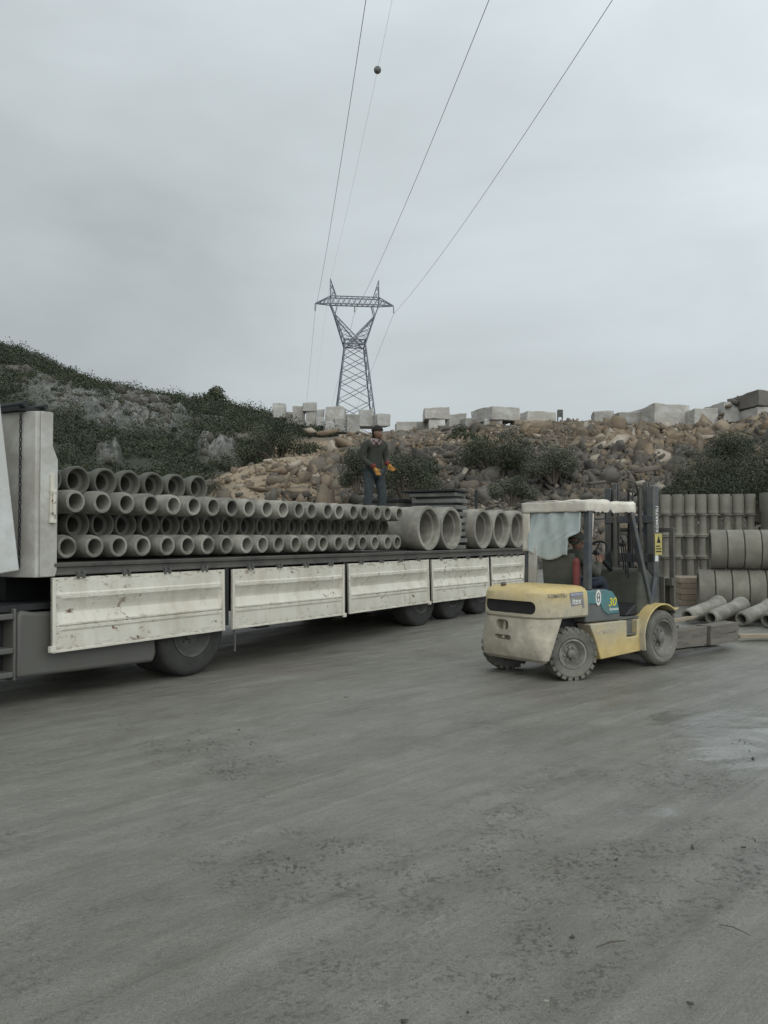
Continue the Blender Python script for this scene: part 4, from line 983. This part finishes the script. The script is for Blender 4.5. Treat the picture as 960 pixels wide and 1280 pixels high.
# frame, wheel arch, side panel
MB().prism([(-.3,.19),(1.9,.19),(1.9,.55),(1.3,.60),(.3,.62),(.3,.698),(-.3,.698)], -.33, .33).build('chassis', M['black'], fk)
for sy in (-1, 1):
    y0, y1 = (-.545,-.34) if sy < 0 else (.34,.545)
    arc = [(.43*math.cos(a), .30+.43*math.sin(a)) for a in np.linspace(R(-8), R(72), 8)]
    poly = [(.31,.60),(1.30,.60),(1.30,.22),(.52,.19)] + [(max(.36,a), min(b2,.6)) for a, b2 in arc[1:4]]
    poly = [(.30,.605),(1.02,.605),(1.02,.40),(1.24,.40),(1.24,.60),(1.31,.60),(1.31,.21),(.50,.18),(.40,.42)]
    sp_ = MB().prism(poly, y0, y1).build('side_panel', M['yellow_side'], fk, bevel=.012)
    MB().box((1.025,y0+.02 if sy<0 else y0,.42),(1.235,y1 if sy<0 else y1-.02,.44)).build('step', M['slate'], fk)
    MB().box((1.02,y0+.08 if sy<0 else y0,.441),(1.24,y1 if sy<0 else y1-.08,.60)).build('step_back', M['slate'], fk)
    # engine cover side
    ya, yb = (-.50,.0) if sy < 0 else (.0,.50)
    MB().prism([(.275,.62),(.95,.61),(.95,.68),(.90,.86),(.82,.95),(.70,.99),(.275,1.0)], ya, yb).build('engine_cover', M['slate'], fk, bevel=.02, seg=3)
    if sy < 0:
        MB().prism([(.295,.99),(.64,.995),(.78,.965),(.87,.88),(.905,.76),(.91,.70),(.68,.695),(.60,.74),(.545,.83),(.295,.835)], -.513, -.49).build('teal_cover', M['teal'], fk, bevel=.012, seg=3)
# fenders
for sy in (-1, 1):
    fm = MB(); nA = 12; vs_, fs_ = [], []
    y0, y1 = (-.62,-.36) if sy < 0 else (.36,.62)
    A = np.linspace(R(172), R(52), nA)
    prof = [(1.70+.43*math.cos(a), .36+.42*math.sin(a)) for a in A]; prof = [(1.29,.22)] + prof + [(2.05,.71)]
    for (u, z) in prof:
        for (dy, dr_) in ((y0,0),(y1,0),(y1,-.02),(y0,-.02)):
            c_ = Vector((u-1.70, z-.36)); q = c_*(1+dr_/max(.1,c_.length)); vs_.append((1.70+q.x, dy, .36+q.y))
    n = len(prof)
    for i in range(n-1):
        for k in range(4): fs_.append((i*4+k, i*4+(k+1)%4, (i+1)*4+(k+1)%4, (i+1)*4+k))
    fs_ += [(0,3,2,1), ((n-1)*4,(n-1)*4+1,(n-1)*4+2,(n-1)*4+3)]
    fm.add(vs_, fs_).build('fender', M['yellow'], fk, bevel=.006)
# wheels
for w_ in (wheel(fk, 0, -.58, -.38, .292, .292, .165, M['rubber_mud'], M['rim'], lugs=22), wheel(fk, 0, .38, .58, .292, .292, .165, M['rubber_mud'], M['rim'], lugs=22, front=1)): w_.rotation_euler = (0,0,R(-24))
wheel(fk, 1.72, -.61, -.40, .345, .345, .225, M['rubber_mud'], M['rim']); wheel(fk, 1.72, .40, .61, .345, .345, .225, M['rubber_mud'], M['rim'], front=1)
MB().tube([(0,-.45,.292),(0,.45,.292)], .06, 10).tube([(1.72,-.5,.345),(1.72,.5,.345)], .09, 10).build('axle', M['black'], fk)
# floor, dash
MB().box((.93,-.48,.612),(1.62,.48,.635)).build('floor_plate', M['slate'], fk)
MB().prism([(1.36,.637),(1.74,.637),(1.74,1.10),(1.60,1.22),(1.46,1.20),(1.40,.95)], -.46, .46).build('dash_panel', M['olive'], fk, bevel=.04, seg=3)
MB().prism([(1.15,.64),(1.4,.64),(1.4,.80),(1.25,.72)], -.44, .2).build('rubber_boot', M['black'], fk, bevel=.02)
# overhead guard
for sy in (-1, 1):
    y_ = sy*.455
    MB().beam((.37,y_,1.0),(.40,y_,1.93), .07, .085).build('rear_pillar', M['navy'], fk, bevel=.01)
    MB().beam((1.66,y_,.70),(1.23,y_,1.94), .06, .075, (0,1,0)).build('front_pillar', M['navy'], fk, bevel=.01)
    MB().beam((.35,y_,1.935),(1.26,y_,1.945), .06, .06).build('guard_rail', M['navy'], fk, bevel=.01)
    if sy < 0: MB().beam((1.60,y_-.005,.70),(1.72,y_-.005,1.10), .07, .09, (0,1,0)).build('pillar_foot', M['navy'], fk, bevel=.01)
gb = MB()
for u in np.linspace(.40,1.22,7): gb.beam((u,-.44,1.945),(u,.44,1.945), .03)
gb.build('guard_bars', M['navy'], fk)
# canvas over the roof: lumpy skirted sheet
def sheet(fun, nu, nv, th=.006):
    vs_, fs_ = [], []
    for i in range(nu+1):
        for j in range(nv+1): vs_.append(tuple(fun(i/nu, j/nv)))
    for i in range(nu):
        for j in range(nv): k = i*(nv+1)+j; fs_.append((k, k+1, k+nv+2, k+nv+1))
    mb = MB(); mb.add(vs_, fs_); return mb
def sheet_obj(fun, nu, nv, name, mat, th=.008):
    o = sheet(fun, nu, nv).build(name, mat, fk); shade(o, 60)
    sd_ = o.modifiers.new('thick', 'SOLIDIFY'); sd_.thickness = th; sd_.offset = 0; return o
def roof(u, v):
    a = -.46 + 0*u
    # u across the sheet lengthwise, v around the section
    x = .315 + u*.965; prof = [(-.492,1.922),(-.497,1.96),(-.49,2.02),(-.46,2.045),(-.2,2.05),(.2,2.055),(.46,2.045),(.49,2.02),(.497,1.96),(.492,1.922)]
    s_ = v*(len(prof)-1); i = min(int(s_), len(prof)-2); f_ = s_-i
    y = prof[i][0]*(1-f_)+prof[i+1][0]*f_; z = prof[i][1]*(1-f_)+prof[i+1][1]*f_
    n_ = mnoise.noise(Vector((x*5, y*5, z*4)))*.014 + mnoise.noise(Vector((x*14, y*12, z*9)))*.008
    if v < .08 or v > .92: z += .03*mnoise.noise(Vector((x*8, 2, 1))) + .012*mnoise.noise(Vector((x*25, 2, 1)))
    return (x, y + (n_ if y > 0 else -n_), z + 1.5*n_ + (.02 if abs(u-.47) < .04 else 0))
sheet_obj(roof, 40, 36, 'canvas_roof', M['canvas'])
def endflap(x0):
    def f(u, v):
        y = -.50 + u*1.0; z = 2.045 - v*.125 - .010*mnoise.noise(Vector((y*7, 4, x0)))
        return (x0 + .012*mnoise.noise(Vector((y*6, z*6, x0))), y, z)
    return f
sheet_obj(endflap(.312), 24, 6, 'canvas_skirt', M['canvas']); sheet_obj(endflap(1.283), 24, 6, 'canvas_skirt', M['canvas'])
def curtain(u, v):
    y = .40 - u*(.80 - .18*float(sstep(.45, .62, v))); drop = .47 + .09*math.sin(PI*min(1, u*1.15)) + .05*u
    z = 1.92 - v*drop; return (.335 - .03*v + .05*math.sin(PI*u)*v*.8 + .020*mnoise.noise(Vector((y*6, z*3.2, 1))) + .014*mnoise.noise(Vector((y*16+z*9, z*5, 4))) + .012*math.sin(u*23+v*3)*(1-v), y, z)
sheet_obj(curtain, 44, 26, 'plastic_curtain', M['curtain'], .004)
def strip(u, v):
    y = .50 - u*.12; z = 1.92 - v*.48; return (.322 + .012*mnoise.noise(Vector((y*5, z*5, 8))), y, z)
sheet_obj(strip, 4, 12, 'canvas_strip', M['canvas'])
MB().beam((.33,.345,1.03),(.34,.345,1.50), .13, .03, (1,0,0)).build('rear_stay', M['wall_white'], fk, bevel=.008)
# seat, lamp, controls
MB().prism([(.40,.97),(.50,.97),(.48,1.25),(.44,1.42),(.38,1.43),(.36,1.38)], -.24, .24).build('seat_back', M['olive'], fk, bevel=.04, seg=3)
MB().prism([(.46,.90),(1.02,.90),(1.05,.94),(1.02,.985),(.60,.965),(.46,.96)], -.25, .25).build('seat', M['seat_navy'], fk, bevel=.035, seg=3)
MB().box((.50,-.31,1.09),(.80,-.26,1.13)).build('armrest', M['seat_navy'], fk, bevel=.015)
MB().tube([(.33,-.33,1.05),(.33,-.33,1.33)], .045, 14).tube([(.33,-.33,1.331),(.33,-.33,1.37)], [.045,.02], 14).build('extinguisher', M['red'], fk, smooth=True)
sw = MB(); tilt = Matrix.Rotation(R(-55), 4, 'Y')
sw.tube([tilt@Vector((.17*math.cos(a), .17*math.sin(a), 0)) for a in np.linspace(0, 2*PI, 33)], .013, 8, False)
for a in (0, 2.1, 4.2): sw.tube([Vector((0,0,0)), tilt@Vector((.165*math.cos(a), .165*math.sin(a), 0))], .01, 6)
sw.tube([tilt@Vector((0,0,.02)), tilt@Vector((0,0,-.42))], .028, 8)
sw.build('steering_wheel', M['black'], fk, smooth=True, loc=(1.14,0,1.42))
for i, (u, y_) in enumerate(((1.42,-.30),(1.46,-.24),(1.50,-.18))):
    MB().tube([(u,y_,1.10),(u-.02,y_,1.30),(u-.07,y_,1.50)], .010, 6).tube([(u-.07,y_,1.50),(u-.08,y_,1.54)], .018, 8).build('lever', M['black'], fk, smooth=True)
MB().beam((.46,-.47,1.90),(.44,-.47,1.62),.03,.012).build('hanging_strap', M['canvas'], fk)
MB().tube([(.75,-.44,1.91),(.75,-.44,1.84),(.55,-.44,1.83)], .008, 6).build('cable', M['black'], fk)
# decals and lettering
def text(body, size, name, mat, parent, loc, rot, ext=.0015, sx=1, font_shear=0):
    c = bpy.data.curves.new('t', 'FONT'); c.body = body; c.size = size; c.extrude = ext; c.align_x = 'CENTER'; c.align_y = 'CENTER'; c.shear = font_shear; c.offset = size*.012
    to = bpy.data.objects.new('t', c); COL.objects.link(to); bpy.context.view_layer.update()
    me = bpy.data.meshes.new_from_object(to.evaluated_get(bpy.context.evaluated_depsgraph_get())); bpy.data.objects.remove(to); bpy.data.curves.remove(c)
    me.name = name; me.materials.clear(); me.materials.append(mat)
    o = bpy.data.objects.new(name, me); COL.objects.link(o); o.parent = parent; o.location = loc; o.rotation_euler = rot; o.scale = (sx, 1, 1)
    return o
FACE = (R(90), 0, 0)                                         # reads from the forklift's right side
text('30', .135, 'number', M['yellow_mark'], fk, (.765,-.5155,.835), FACE, sx=1.15, font_shear=.25)
text('komatsu', .052, 'lettering', M['white_paint'], fk, (.80,-.5155,.755), FACE, font_shear=.25)
el = MB(); el.lathe([(.062,0),(.062,.002),(.040,.002),(.040,0)], 28, closed=True); e_ = el.build('emblem', M['white_paint'], fk, loc=(.50,-.514,.905), rot=FACE); e_.scale = (.85,1.5,1)
e2 = MB().lathe([(.001,0),(.036,0),(.036,.001),(.001,.001)], 24).build('emblem_field', M['slate'], fk, loc=(.50,-.5142,.905), rot=FACE); e2.scale = (.85,1.5,1)
e3 = MB().box((-.012,-.042,0),(.012,-.008,.0022)).box((-.012,.008,0),(.012,.042,.0022)).build('emblem_mark', M['white_paint'], fk, loc=(.50,-.514,.905), rot=FACE)
dc = MB().prism([(-.055,.985),(.175,.99),(.205,.80),(.165,.80),(.15,.845),(-.03,.83)], -.5405, -.5375); dco = dc.build('decal', M['decal_blue'], fk)
MB().prism([(-.05,.975),(.165,.98),(.17,.955),(-.045,.95)], -.5425, -.541).build('decal_line', M['decal_pale'], dco)
text('itex', .105, 'lettering', M['white_paint'], dco, (.06,-.5422,.885), FACE, sx=1.0)
text('KOMATSU', .062, 'faded_lettering', M['faded_ink'], fk, (-.26,-.527,.96), (R(82),0,R(-9)))
text('KOMATSU', .075, 'faded_lettering', M['cw_grey'], fk, (.60,-.5465,.50), FACE)
# mast
for sy in (-1, 1):
    ms = MB(); y_ = sy*.33
    ms.box((1.86,y_-.05,.10),(1.88,y_+.05,2.28)); ms.box((1.96,y_-.05,.10),(1.98,y_+.05,2.28)); ms.box((1.88,y_-(.05 if sy<0 else -.03),.10),(1.96,y_-(.03 if sy<0 else -.05),2.28))
    ms.build('outer_upright', M['navy'], fk, bevel=.004)
    iu = MB(); yi = sy*.24; iu.box((1.885,yi-.035,.12),(1.905,yi+.035,2.34)); iu.box((1.935,yi-.035,.12),(1.955,yi+.035,2.34)); iu.box((1.905,yi-.012,.12),(1.935,yi+.012,2.34)); iu.build('inner_upright', M['navy'], fk, bevel=.004)
    MB().tube([(1.84,sy*.20,.2),(1.84,sy*.20,1.45)], .04, 12).tube([(1.84,sy*.20,1.45),(1.84,sy*.20,2.26)], .024, 10).build('lift_cylinder', M['dark_steel'], fk, smooth=True)
    MB().tube([(1.35,sy*.36,.72),(1.82,sy*.33,.98)], .035, 10).build('tilt_cylinder', M['dark_steel'], fk)
    ch = MB(); ch.box((1.99,sy*.09-.015,.5),(2.0,sy*.09+.015,2.25)); ch.build('lift_chain', M['black'], fk)
for a_, b_ in (((1.85,-.38,1.80),(1.879,.38,1.90)), ((1.86,-.38,1.28),(1.878,.38,1.40)), ((1.86,-.38,.14),(1.88,.38,.30))):
    MB().box(a_, b_).build('mast_crossbar', M['navy'], fk, bevel=.006)
text('KOMATSU', .078, 'lettering', M['white_paint'], fk, (1.935,-.3835,1.85), (R(90), R(-90), 0), sx=.95)
MB().box((1.885,-.3835,1.30),(1.955,-.381,1.52)).build('stripe', M['white_paint'], fk)
wp_ = MB().box((1.875,-.390,1.38),(2.035,-.384,1.66)).build('warning_plate', M['label_yellow'], fk, bevel=.002)
wm = MB().box((1.895,-.3925,1.42),(2.015,-.3905,1.435)).box((1.895,-.3925,1.455),(2.015,-.3905,1.47)).box((1.895,-.3925,1.49),(1.985,-.3905,1.505))
wm.prism([(1.91,1.54),(2.0,1.54),(1.955,1.63)], -.3925, -.3905); wm.build('warning_marks', M['black'], wp_)
# hoses on mast
hm = MB(); hm.tube([(1.83,-.10,.9),(1.80,-.10,1.5),(1.84,-.08,2.2),(1.93,-.06,2.34),(2.0,-.06,2.2),(2.0,-.06,1.2)], .012, 6); hm.build('hose', M['black'], fk, smooth=True)
# carriage, backrest, forks
cg = MB().box((2.06,-.52,.98),(2.10,.52,1.08)).box((2.06,-.52,.52),(2.10,.52,.62)).box((2.0,-.20,.50),(2.058,-.12,1.10)).box((2.0,.12,.50),(2.058,.20,1.10)).box((2.062,-.30,.622),(2.085,.30,.978)); cg.build('carriage', M['dark_steel'], fk, bevel=.006)
MB().box((2.0,-.44,.62),(2.02,-.26,1.10)).build('carriage_shield', M['dark_steel'], fk, bevel=.008)
bk = MB()
for y_ in (-.48, -.16, .16, .48): bk.box((2.105,y_-.035,.62),(2.145,y_+.035,1.72))
bk.box((2.107,-.515,1.68),(2.143,.515,1.74)); bk.build('load_backrest', M['dark_steel'], fk, bevel=.006)
for y_ in (-.37, .37):
    MB().prism([(2.15,.07),(3.38,.075),(3.40,.085),(2.28,.125),(2.205,.14),(2.205,1.06),(2.15,1.06)], y_-.065, y_+.065).build('fork', M['dark_steel'], fk, bevel=.006)
def fw(u, y, z):
    c, s_ = math.cos(FA), math.sin(FA); return Vector((FO[0]+c*u-s_*y, FO[1]+s_*u+c*y, z))
# timbers on the forks
def timber(u0, u1, y0, y1, z0, z1, label, mat='wood', nm='timber_beam', lift=0):
    L_ = u1-u0; bm = bmesh.new(); bmesh.ops.create_cube(bm, size=1); bmesh.ops.subdivide_edges(bm, edges=bm.edges[:], cuts=4, use_grid_fill=True)
    for v in bm.verts:
        q = Vector((v.co.x*L_, v.co.y*(y1-y0), v.co.z*(z1-z0))); v.co = q + mnoise.noise_vector(q*4+Vector((u0*9,0,z0*7)))*.012
    me = bpy.data.meshes.new(nm); bm.to_mesh(me); bm.free(); me.materials.append(M[mat]); o = bpy.data.objects.new(nm, me); COL.objects.link(o)
    bv = o.modifiers.new('bevel', 'BEVEL'); bv.width = .008; bv.segments = 2; bv.limit_method = 'ANGLE'; bv.angle_limit = R(45)
    o.location = fw((u0+u1)/2, (y0+y1)/2, (z0+z1)/2); o.rotation_euler = (0, -lift, FA); return tag(o, label, 'timber')
timber(3.02, 3.78, -.50, -.26, .128, .258, 'short thick weathered timber end on the fork tip, lower of two')
timber(3.05, 3.80, -.49, -.27, .262, .392, 'short thick weathered timber end on the fork tip, upper of two')
timber(2.24, 3.0, -.46, -.30, .142, .385, 'dark timber on the near fork between the carriage and the thicker timber ends')
timber(2.2, 3.05, .0, .62, .145, .36, 'dark timber bundle lying on the far fork')
sk_ = MB(); sk_.add([(-.5,-.05,-.02),(-.5,.05,-.02),(-.5,.05,.03),(-.5,-.05,.03),(.2,-.04,-.015),(.2,.04,-.015),(.2,.04,.025),(.2,-.04,.025),(.45,0,.01)],
    [(0,3,2,1),(0,1,5,4),(1,2,6,5),(2,3,7,6),(3,0,4,7),(4,5,8),(5,6,8),(6,7,8),(7,4,8)])
so_ = sk_.build('wooden_stake', M['plank'], bevel=.004); so_.location = fw(2.72,-.20,.47); so_.rotation_euler = (0,R(-4),FA-R(8)); tag(so_, 'pale pointed wooden stake lying over the forks', 'stake')
pk_ = MB().box((-.9,-.06,-.03),(.9,.06,.03)).build('plank', M['plank'], bevel=.006); pk_.location = (6.15,12.55,.11); pk_.rotation_euler = (R(3),R(1.5),R(14)); tag(pk_, 'pale wooden plank on the ground at the right edge by the timber end', 'plank')

# ------------------------------------------------------------------ worker on the load
WX = Vector((-.19, 15.2, 0)); WZ = DZ + .155 + .23 + .152
man = thing('person', 'worker in dark jacket, check shirt and orange gloves standing among the pipes', 'person', (WX.x, WX.y, WZ), R(32))
def skin_fig(name, chain, edges, radii, mat, parent, lv=2, root=0):
    me = bpy.data.meshes.new(name); me.from_pydata(chain, edges, []); o = bpy.data.objects.new(name, me); COL.objects.link(o); o.parent = parent
    sm = o.modifiers.new('skin', 'SKIN'); sm.use_smooth_shade = True
    for i, r_ in enumerate(radii):
        d_ = me.skin_vertices[0].data[i]; d_.radius = r_ if hasattr(r_, '__len__') else (r_, r_); d_.use_root = (i == root)
    ss = o.modifiers.new('sub', 'SUBSURF'); ss.levels = lv; ss.render_levels = lv; me.materials.append(mat); return o
# he faces the camera and to the right; x = picture right, -y = towards the camera
V_ = [(0,0,.92),(.0,.0,1.10),(.01,-.01,1.28),(.02,-.01,1.42),(.03,-.02,1.51),           # 0-4 pelvis..neck
      (-.09,.0,.88),(-.12,-.02,.50),(-.13,.03,.09),(-.11,-.10,.04),                     # 5-8 his right leg (left in picture)
      (.10,-.01,.88),(.15,-.05,.50),(.17,.0,.09),(.21,-.12,.04),                        # 9-12 other leg
      (-.19,.0,1.40),(-.25,.02,1.14),(-.12,-.20,.97),                                   # 13-15 arm left in picture
      (.21,-.02,1.40),(.26,-.03,1.15),(.17,-.22,1.04),                                  # 16-18 other arm
      (.05,-.04,1.60)]
E_ = [(0,1),(1,2),(2,3),(3,4),(0,5),(5,6),(6,7),(7,8),(0,9),(9,10),(10,11),(11,12),(3,13),(13,14),(14,15),(3,16),(16,17),(17,18),(4,19)]
Rr = [(.16,.12),(.16,.12),(.18,.125),(.15,.10),.062,(.105,.105),(.075,.075),.058,.045,(.105,.105),(.075,.075),.058,.045,.085,.065,.048,.085,.065,.048,.07]
skin_fig('body', V_, E_, Rr, M['cloth_jacket'], man)
# trousers and boots as clothing
tv = [(0,0,.96),(-.09,.0,.88),(-.12,-.02,.50),(-.13,.03,.14),(.10,-.01,.88),(.15,-.05,.50),(.17,.0,.14)]
skin_fig('trousers', tv, [(0,1),(1,2),(2,3),(0,4),(4,5),(5,6)], [(.165,.13),.115,.09,.085,.115,.09,.085], M['cloth_trousers'], man)
for bx, by, tx, ty_ in ((-.13,.03,-.10,-.15),(.17,.0,.22,-.17)):
    skin_fig('boot', [(bx,by,.13),(bx,by,.05),(tx,ty_,.035)], [(0,1),(1,2)], [.06,.06,.042], M['black'], man)
def add_head(parent, ctr, fd, capmat, k=1., hairmat='hair'):
    fd = Vector(fd).normalized(); sdv = Vector((fd.y, -fd.x, 0)); ctr = Vector(ctr)
    hd = bmesh.new(); bmesh.ops.create_uvsphere(hd, u_segments=24, v_segments=18, radius=1)
    for v in hd.verts:
        c = v.co.copy(); f_ = c.y; x_, y_, z_ = c.x*.076, c.y*.095, c.z*.118
        if c.z < 0: x_ *= 1-.30*c.z*c.z; y_ += .012*max(0,f_)*(-c.z)
        if f_ > .6: y_ += .022*math.exp(-((c.x/.16)**2) - ((c.z+.12)/.20)**2) - .006*math.exp(-((c.z-.10)/.10)**2)*(abs(c.x) > .12)
        if f_ > .6: y_ += .006*math.exp(-((c.z+.48)/.07)**2)*(abs(c.x) < .4) + .008*math.exp(-((c.z+.8)/.15)**2)
        v.co = (sdv*(-x_) + fd*y_ + Vector((0,0,z_)))*k
    me = bpy.data.meshes.new('head'); hd.to_mesh(me); hd.free(); me.materials.append(M['skin']); ho = bpy.data.objects.new('head', me); COL.objects.link(ho); ho.parent = parent; ho.location = ctr; shade(ho, 80)
    def on_head(sx, sf, z): return ctr + (sdv*sx + fd*sf + Vector((0,0,z)))*k
    for s_ in (-1, 1):
        e = MB(); e.lathe([(.001,-.02),(.016,-.014),(.022,0),(.016,.014),(.001,.02)], 8); eo = e.build('ear', M['skin'], parent, smooth=True, loc=on_head(s_*.075,-.005,-.005)); eo.scale = (.6,1,1.5)
        e = MB(); e.lathe([(.001,-.009),(.008,-.005),(.010,0),(.008,.005),(.001,.009)], 8); e.build('eye', M['black'], parent, smooth=True, loc=on_head(s_*.032,.084,.012))
    mm = MB(); mm.tube([on_head(-.022,.094,-.058), on_head(0,.100,-.058), on_head(.022,.094,-.058)], .005, 6); mm.build('mouth', M['cuff'], parent)
    cpv = bmesh.new(); bmesh.ops.create_uvsphere(cpv, u_segments=20, v_segments=14, radius=1)
    bmesh.ops.delete(cpv, geom=[v for v in cpv.verts if v.co.z < -.02], context='VERTS')
    for v in cpv.verts:
        c = v.co.copy(); v.co = (sdv*(-c.x*.088) + fd*(c.y*.106) + Vector((0,0,c.z*.098)))*k
    me = bpy.data.meshes.new('cap'); cpv.to_mesh(me); cpv.free(); me.materials.append(capmat); co_ = bpy.data.objects.new('cap', me); COL.objects.link(co_); co_.parent = parent; co_.location = on_head(0,-.006,.032); shade(co_, 80)
    sdm = co_.modifiers.new('thick','SOLIDIFY'); sdm.thickness = .012
    hr = MB(); hr.tube([on_head(-.075,-.02,.03), on_head(-.06,-.07,-.01), on_head(0,-.10,-.03), on_head(.06,-.07,-.01), on_head(.075,-.02,.03)], .022, 8); hr.build('hair', M[hairmat], parent, smooth=True)
add_head(man, (.055,-.045,1.625), (.30,-.95,0), M['hair'])
# check shirt collar and shoulders showing at the open jacket
skin_fig('shirt', [(-.15,-.015,1.43),(.02,-.03,1.455),(.16,-.03,1.43),(.03,-.075,1.37)], [(0,1),(1,2),(1,3)], [(.104,.10),(.10,.10),(.10,.095),(.095,.09)], M['check'], man, root=1)
# gloves with five fingers
def glove(wrist, hand, side, man=man, gm='glove', cuff='cuff'):
    W = Vector(wrist); Hn = Vector(hand); d_ = (Hn-W).normalized(); a = d_.cross(Vector((0,-1,.2))).normalized()*side; nrm = a.cross(d_)*side
    pts = [W, W.lerp(Hn,.55), Hn]; ed = [(0,1),(1,2)]; rd_ = [.034,.040,.036]
    g_ = skin_fig('glove' if gm == 'glove' else 'hand', pts, ed, rd_, M[gm], man)
    for k, (off, ln) in enumerate(((-.034,.062),(-.012,.072),(.012,.068),(.034,.054))):
        b0 = Hn + a*off; b1 = b0 + d_*ln*.55 + nrm*.008; b2 = b1 + d_*ln*.35 + nrm*.03
        skin_fig('finger', [Hn+a*off*.6-d_*.03, b0, b1, b2], [(0,1),(1,2),(2,3)], [.015,.014,.0125,.010], M[gm], man, 1)
    t0 = W.lerp(Hn,.45) - a*.03; t1 = t0 - a*.035 + d_*.03; t2 = t1 + d_*.035 - a*.004
    skin_fig('thumb', [W.lerp(Hn,.4), t0, t1, t2], [(0,1),(1,2),(2,3)], [.018,.016,.015,.011], M[gm], man, 1)
    MB().lathe([(.05,-.03),(.054,0),(.05,.03)], 14, 'z').build('cuff', M[cuff], man, smooth=True, loc=W - d_*.02, rot=d_.to_track_quat('Z','Y').to_euler())
glove((-.12,-.20,.97),(-.07,-.25,.86),1); glove((.17,-.22,1.04),(.23,-.27,.95),-1)

# driver seated in the forklift, hunched towards the wheel (same axes as the forklift)
drv = thing('person', 'driver in olive jacket and cap sitting in the forklift cab, hands on the wheel', 'person', fw(.60,0,.94), FA)
O_ = Vector((.60,0,.94))
def sub(*p): return tuple(Vector(p)-O_)
DV = [sub(.60,0,1.05),sub(.62,0,1.18),sub(.66,0,1.30),sub(.70,0,1.40),sub(.74,0,1.47),
      sub(.64,-.10,1.04),sub(1.04,-.15,1.08),sub(1.20,-.15,.72), sub(.64,.10,1.04),sub(1.04,.15,1.08),sub(1.20,.15,.72),
      sub(.68,-.19,1.35),sub(.82,-.25,1.15),sub(.98,-.16,1.27), sub(.68,.19,1.35),sub(.82,.25,1.15),sub(.98,.16,1.27)]
DE = [(0,1),(1,2),(2,3),(3,4),(0,5),(5,6),(6,7),(0,8),(8,9),(9,10),(3,11),(11,12),(12,13),(3,14),(14,15),(15,16)]
DR = [(.15,.13),(.16,.13),(.175,.13),(.14,.10),.06,.095,.07,.05,.095,.07,.05,.08,.062,.046,.08,.062,.046]
skin_fig('body', DV, DE, DR, M['olive'], drv)
skin_fig('trousers', [sub(.60,0,1.03),sub(.64,-.10,1.04),sub(1.04,-.15,1.08),sub(1.19,-.15,.74),sub(.64,.10,1.04),sub(1.04,.15,1.08),sub(1.19,.15,.74)], [(0,1),(1,2),(2,3),(0,4),(4,5),(5,6)], [(.16,.13),.11,.085,.065,.11,.085,.065], M['seat_navy'], drv)
for y_ in (-.15,.15): skin_fig('boot', [sub(1.20,y_,.74),sub(1.21,y_,.675),sub(1.33,y_,.67)], [(0,1),(1,2)], [.055,.05,.04], M['black'], drv)
add_head(drv, sub(.77,0,1.56), (1,.12,-.1), M['olive'], .98, 'olive')
glove(sub(.98,-.16,1.27), sub(1.05,-.14,1.34), 1, drv, 'skin', 'olive'); glove(sub(.98,.16,1.27), sub(1.05,.14,1.34), -1, drv, 'skin', 'olive')

# ------------------------------------------------------------------ small things on the mud
def gpos(px, y): 
    Y = F_PX*CAMZ/(y-668); return ((px-480)/F_PX*Y, Y)
P, S, T = [], [], []
for i in range(3600):
    X, Y = rng.uniform(-3, 5.5), rng.uniform(2.2, 8.6)
    cm = float(np.interp(0,[0],[0])); ix = np.searchsorted(gx, X)-1; iy = np.searchsorted(gy, Y)-1
    if clodm[iy, ix] < .2+.6*rng.random() or fbm(np.array([X*1.8]), np.array([Y*1.8]), 3, 91)[0] < .1: continue
    s_ = .0042*math.exp(rng.normal()*.55); P.append((X, Y, GZ[iy, ix]+s_*.2)); S.append(s_); T.append(rng.uniform(0,.15))
mudm = pm('dark_mud', (.075,.073,.064), (.05,.049,.043), 20, .8, .3)
tag(scatter_rocks('mud_clods', P, S, T, mudm), kind='stuff')
for px, y, s_, lab in ((505,1268,.014,'dark mud lump at the bottom centre of the photo'),(857,1246,.011,'dark mud lump near the bottom right corner'),(83,1226,.013,'dark mud lump near the bottom left corner'),(924,1056,.012,'dark mud lump at the right below the wet patch'),(433,872,.028,'dark clod on the mud between the trailer and the camera')):
    X, Y = gpos(px, y); v, f_ = RV[int(px) % 10]; v = v*np.array([s_*1.4, s_, s_*.9])
    o = np_obj('mud_lump', v, f_, mudm, {'tint': np.zeros(len(v))}); o.location = (X, Y, s_*.5+float(yard_z(0,Y))); tag(o, lab, 'clod')
for px0, y0, px1, y1, r_, lab in ((742,1180,778,1172,.004,'short dark twig lying on the mud'),(893,1152,932,1166,.0025,'thin twig on the mud near the right edge')):
    a = Vector((*gpos(px0,y0),.012)); b2 = Vector((*gpos(px1,y1),.012)); m_ = a.lerp(b2,.45)+Vector((.004,.006,.006))
    tag(MB().tube([a, m_, b2], [r_*.7, r_, r_*.5], 6).build('twig', M['bark'], smooth=True), lab, 'twig')
X, Y = gpos(680,1246); o = MB().box((-.010,-.004,0),(.010,.004,.003)).build('paper_scrap', M['concrete_big'], bevel=.001); o.location = (X,Y,.012); o.rotation_euler = (.1,.1,.3); tag(o, 'tiny pale scrap on the mud at the bottom', 'scrap')
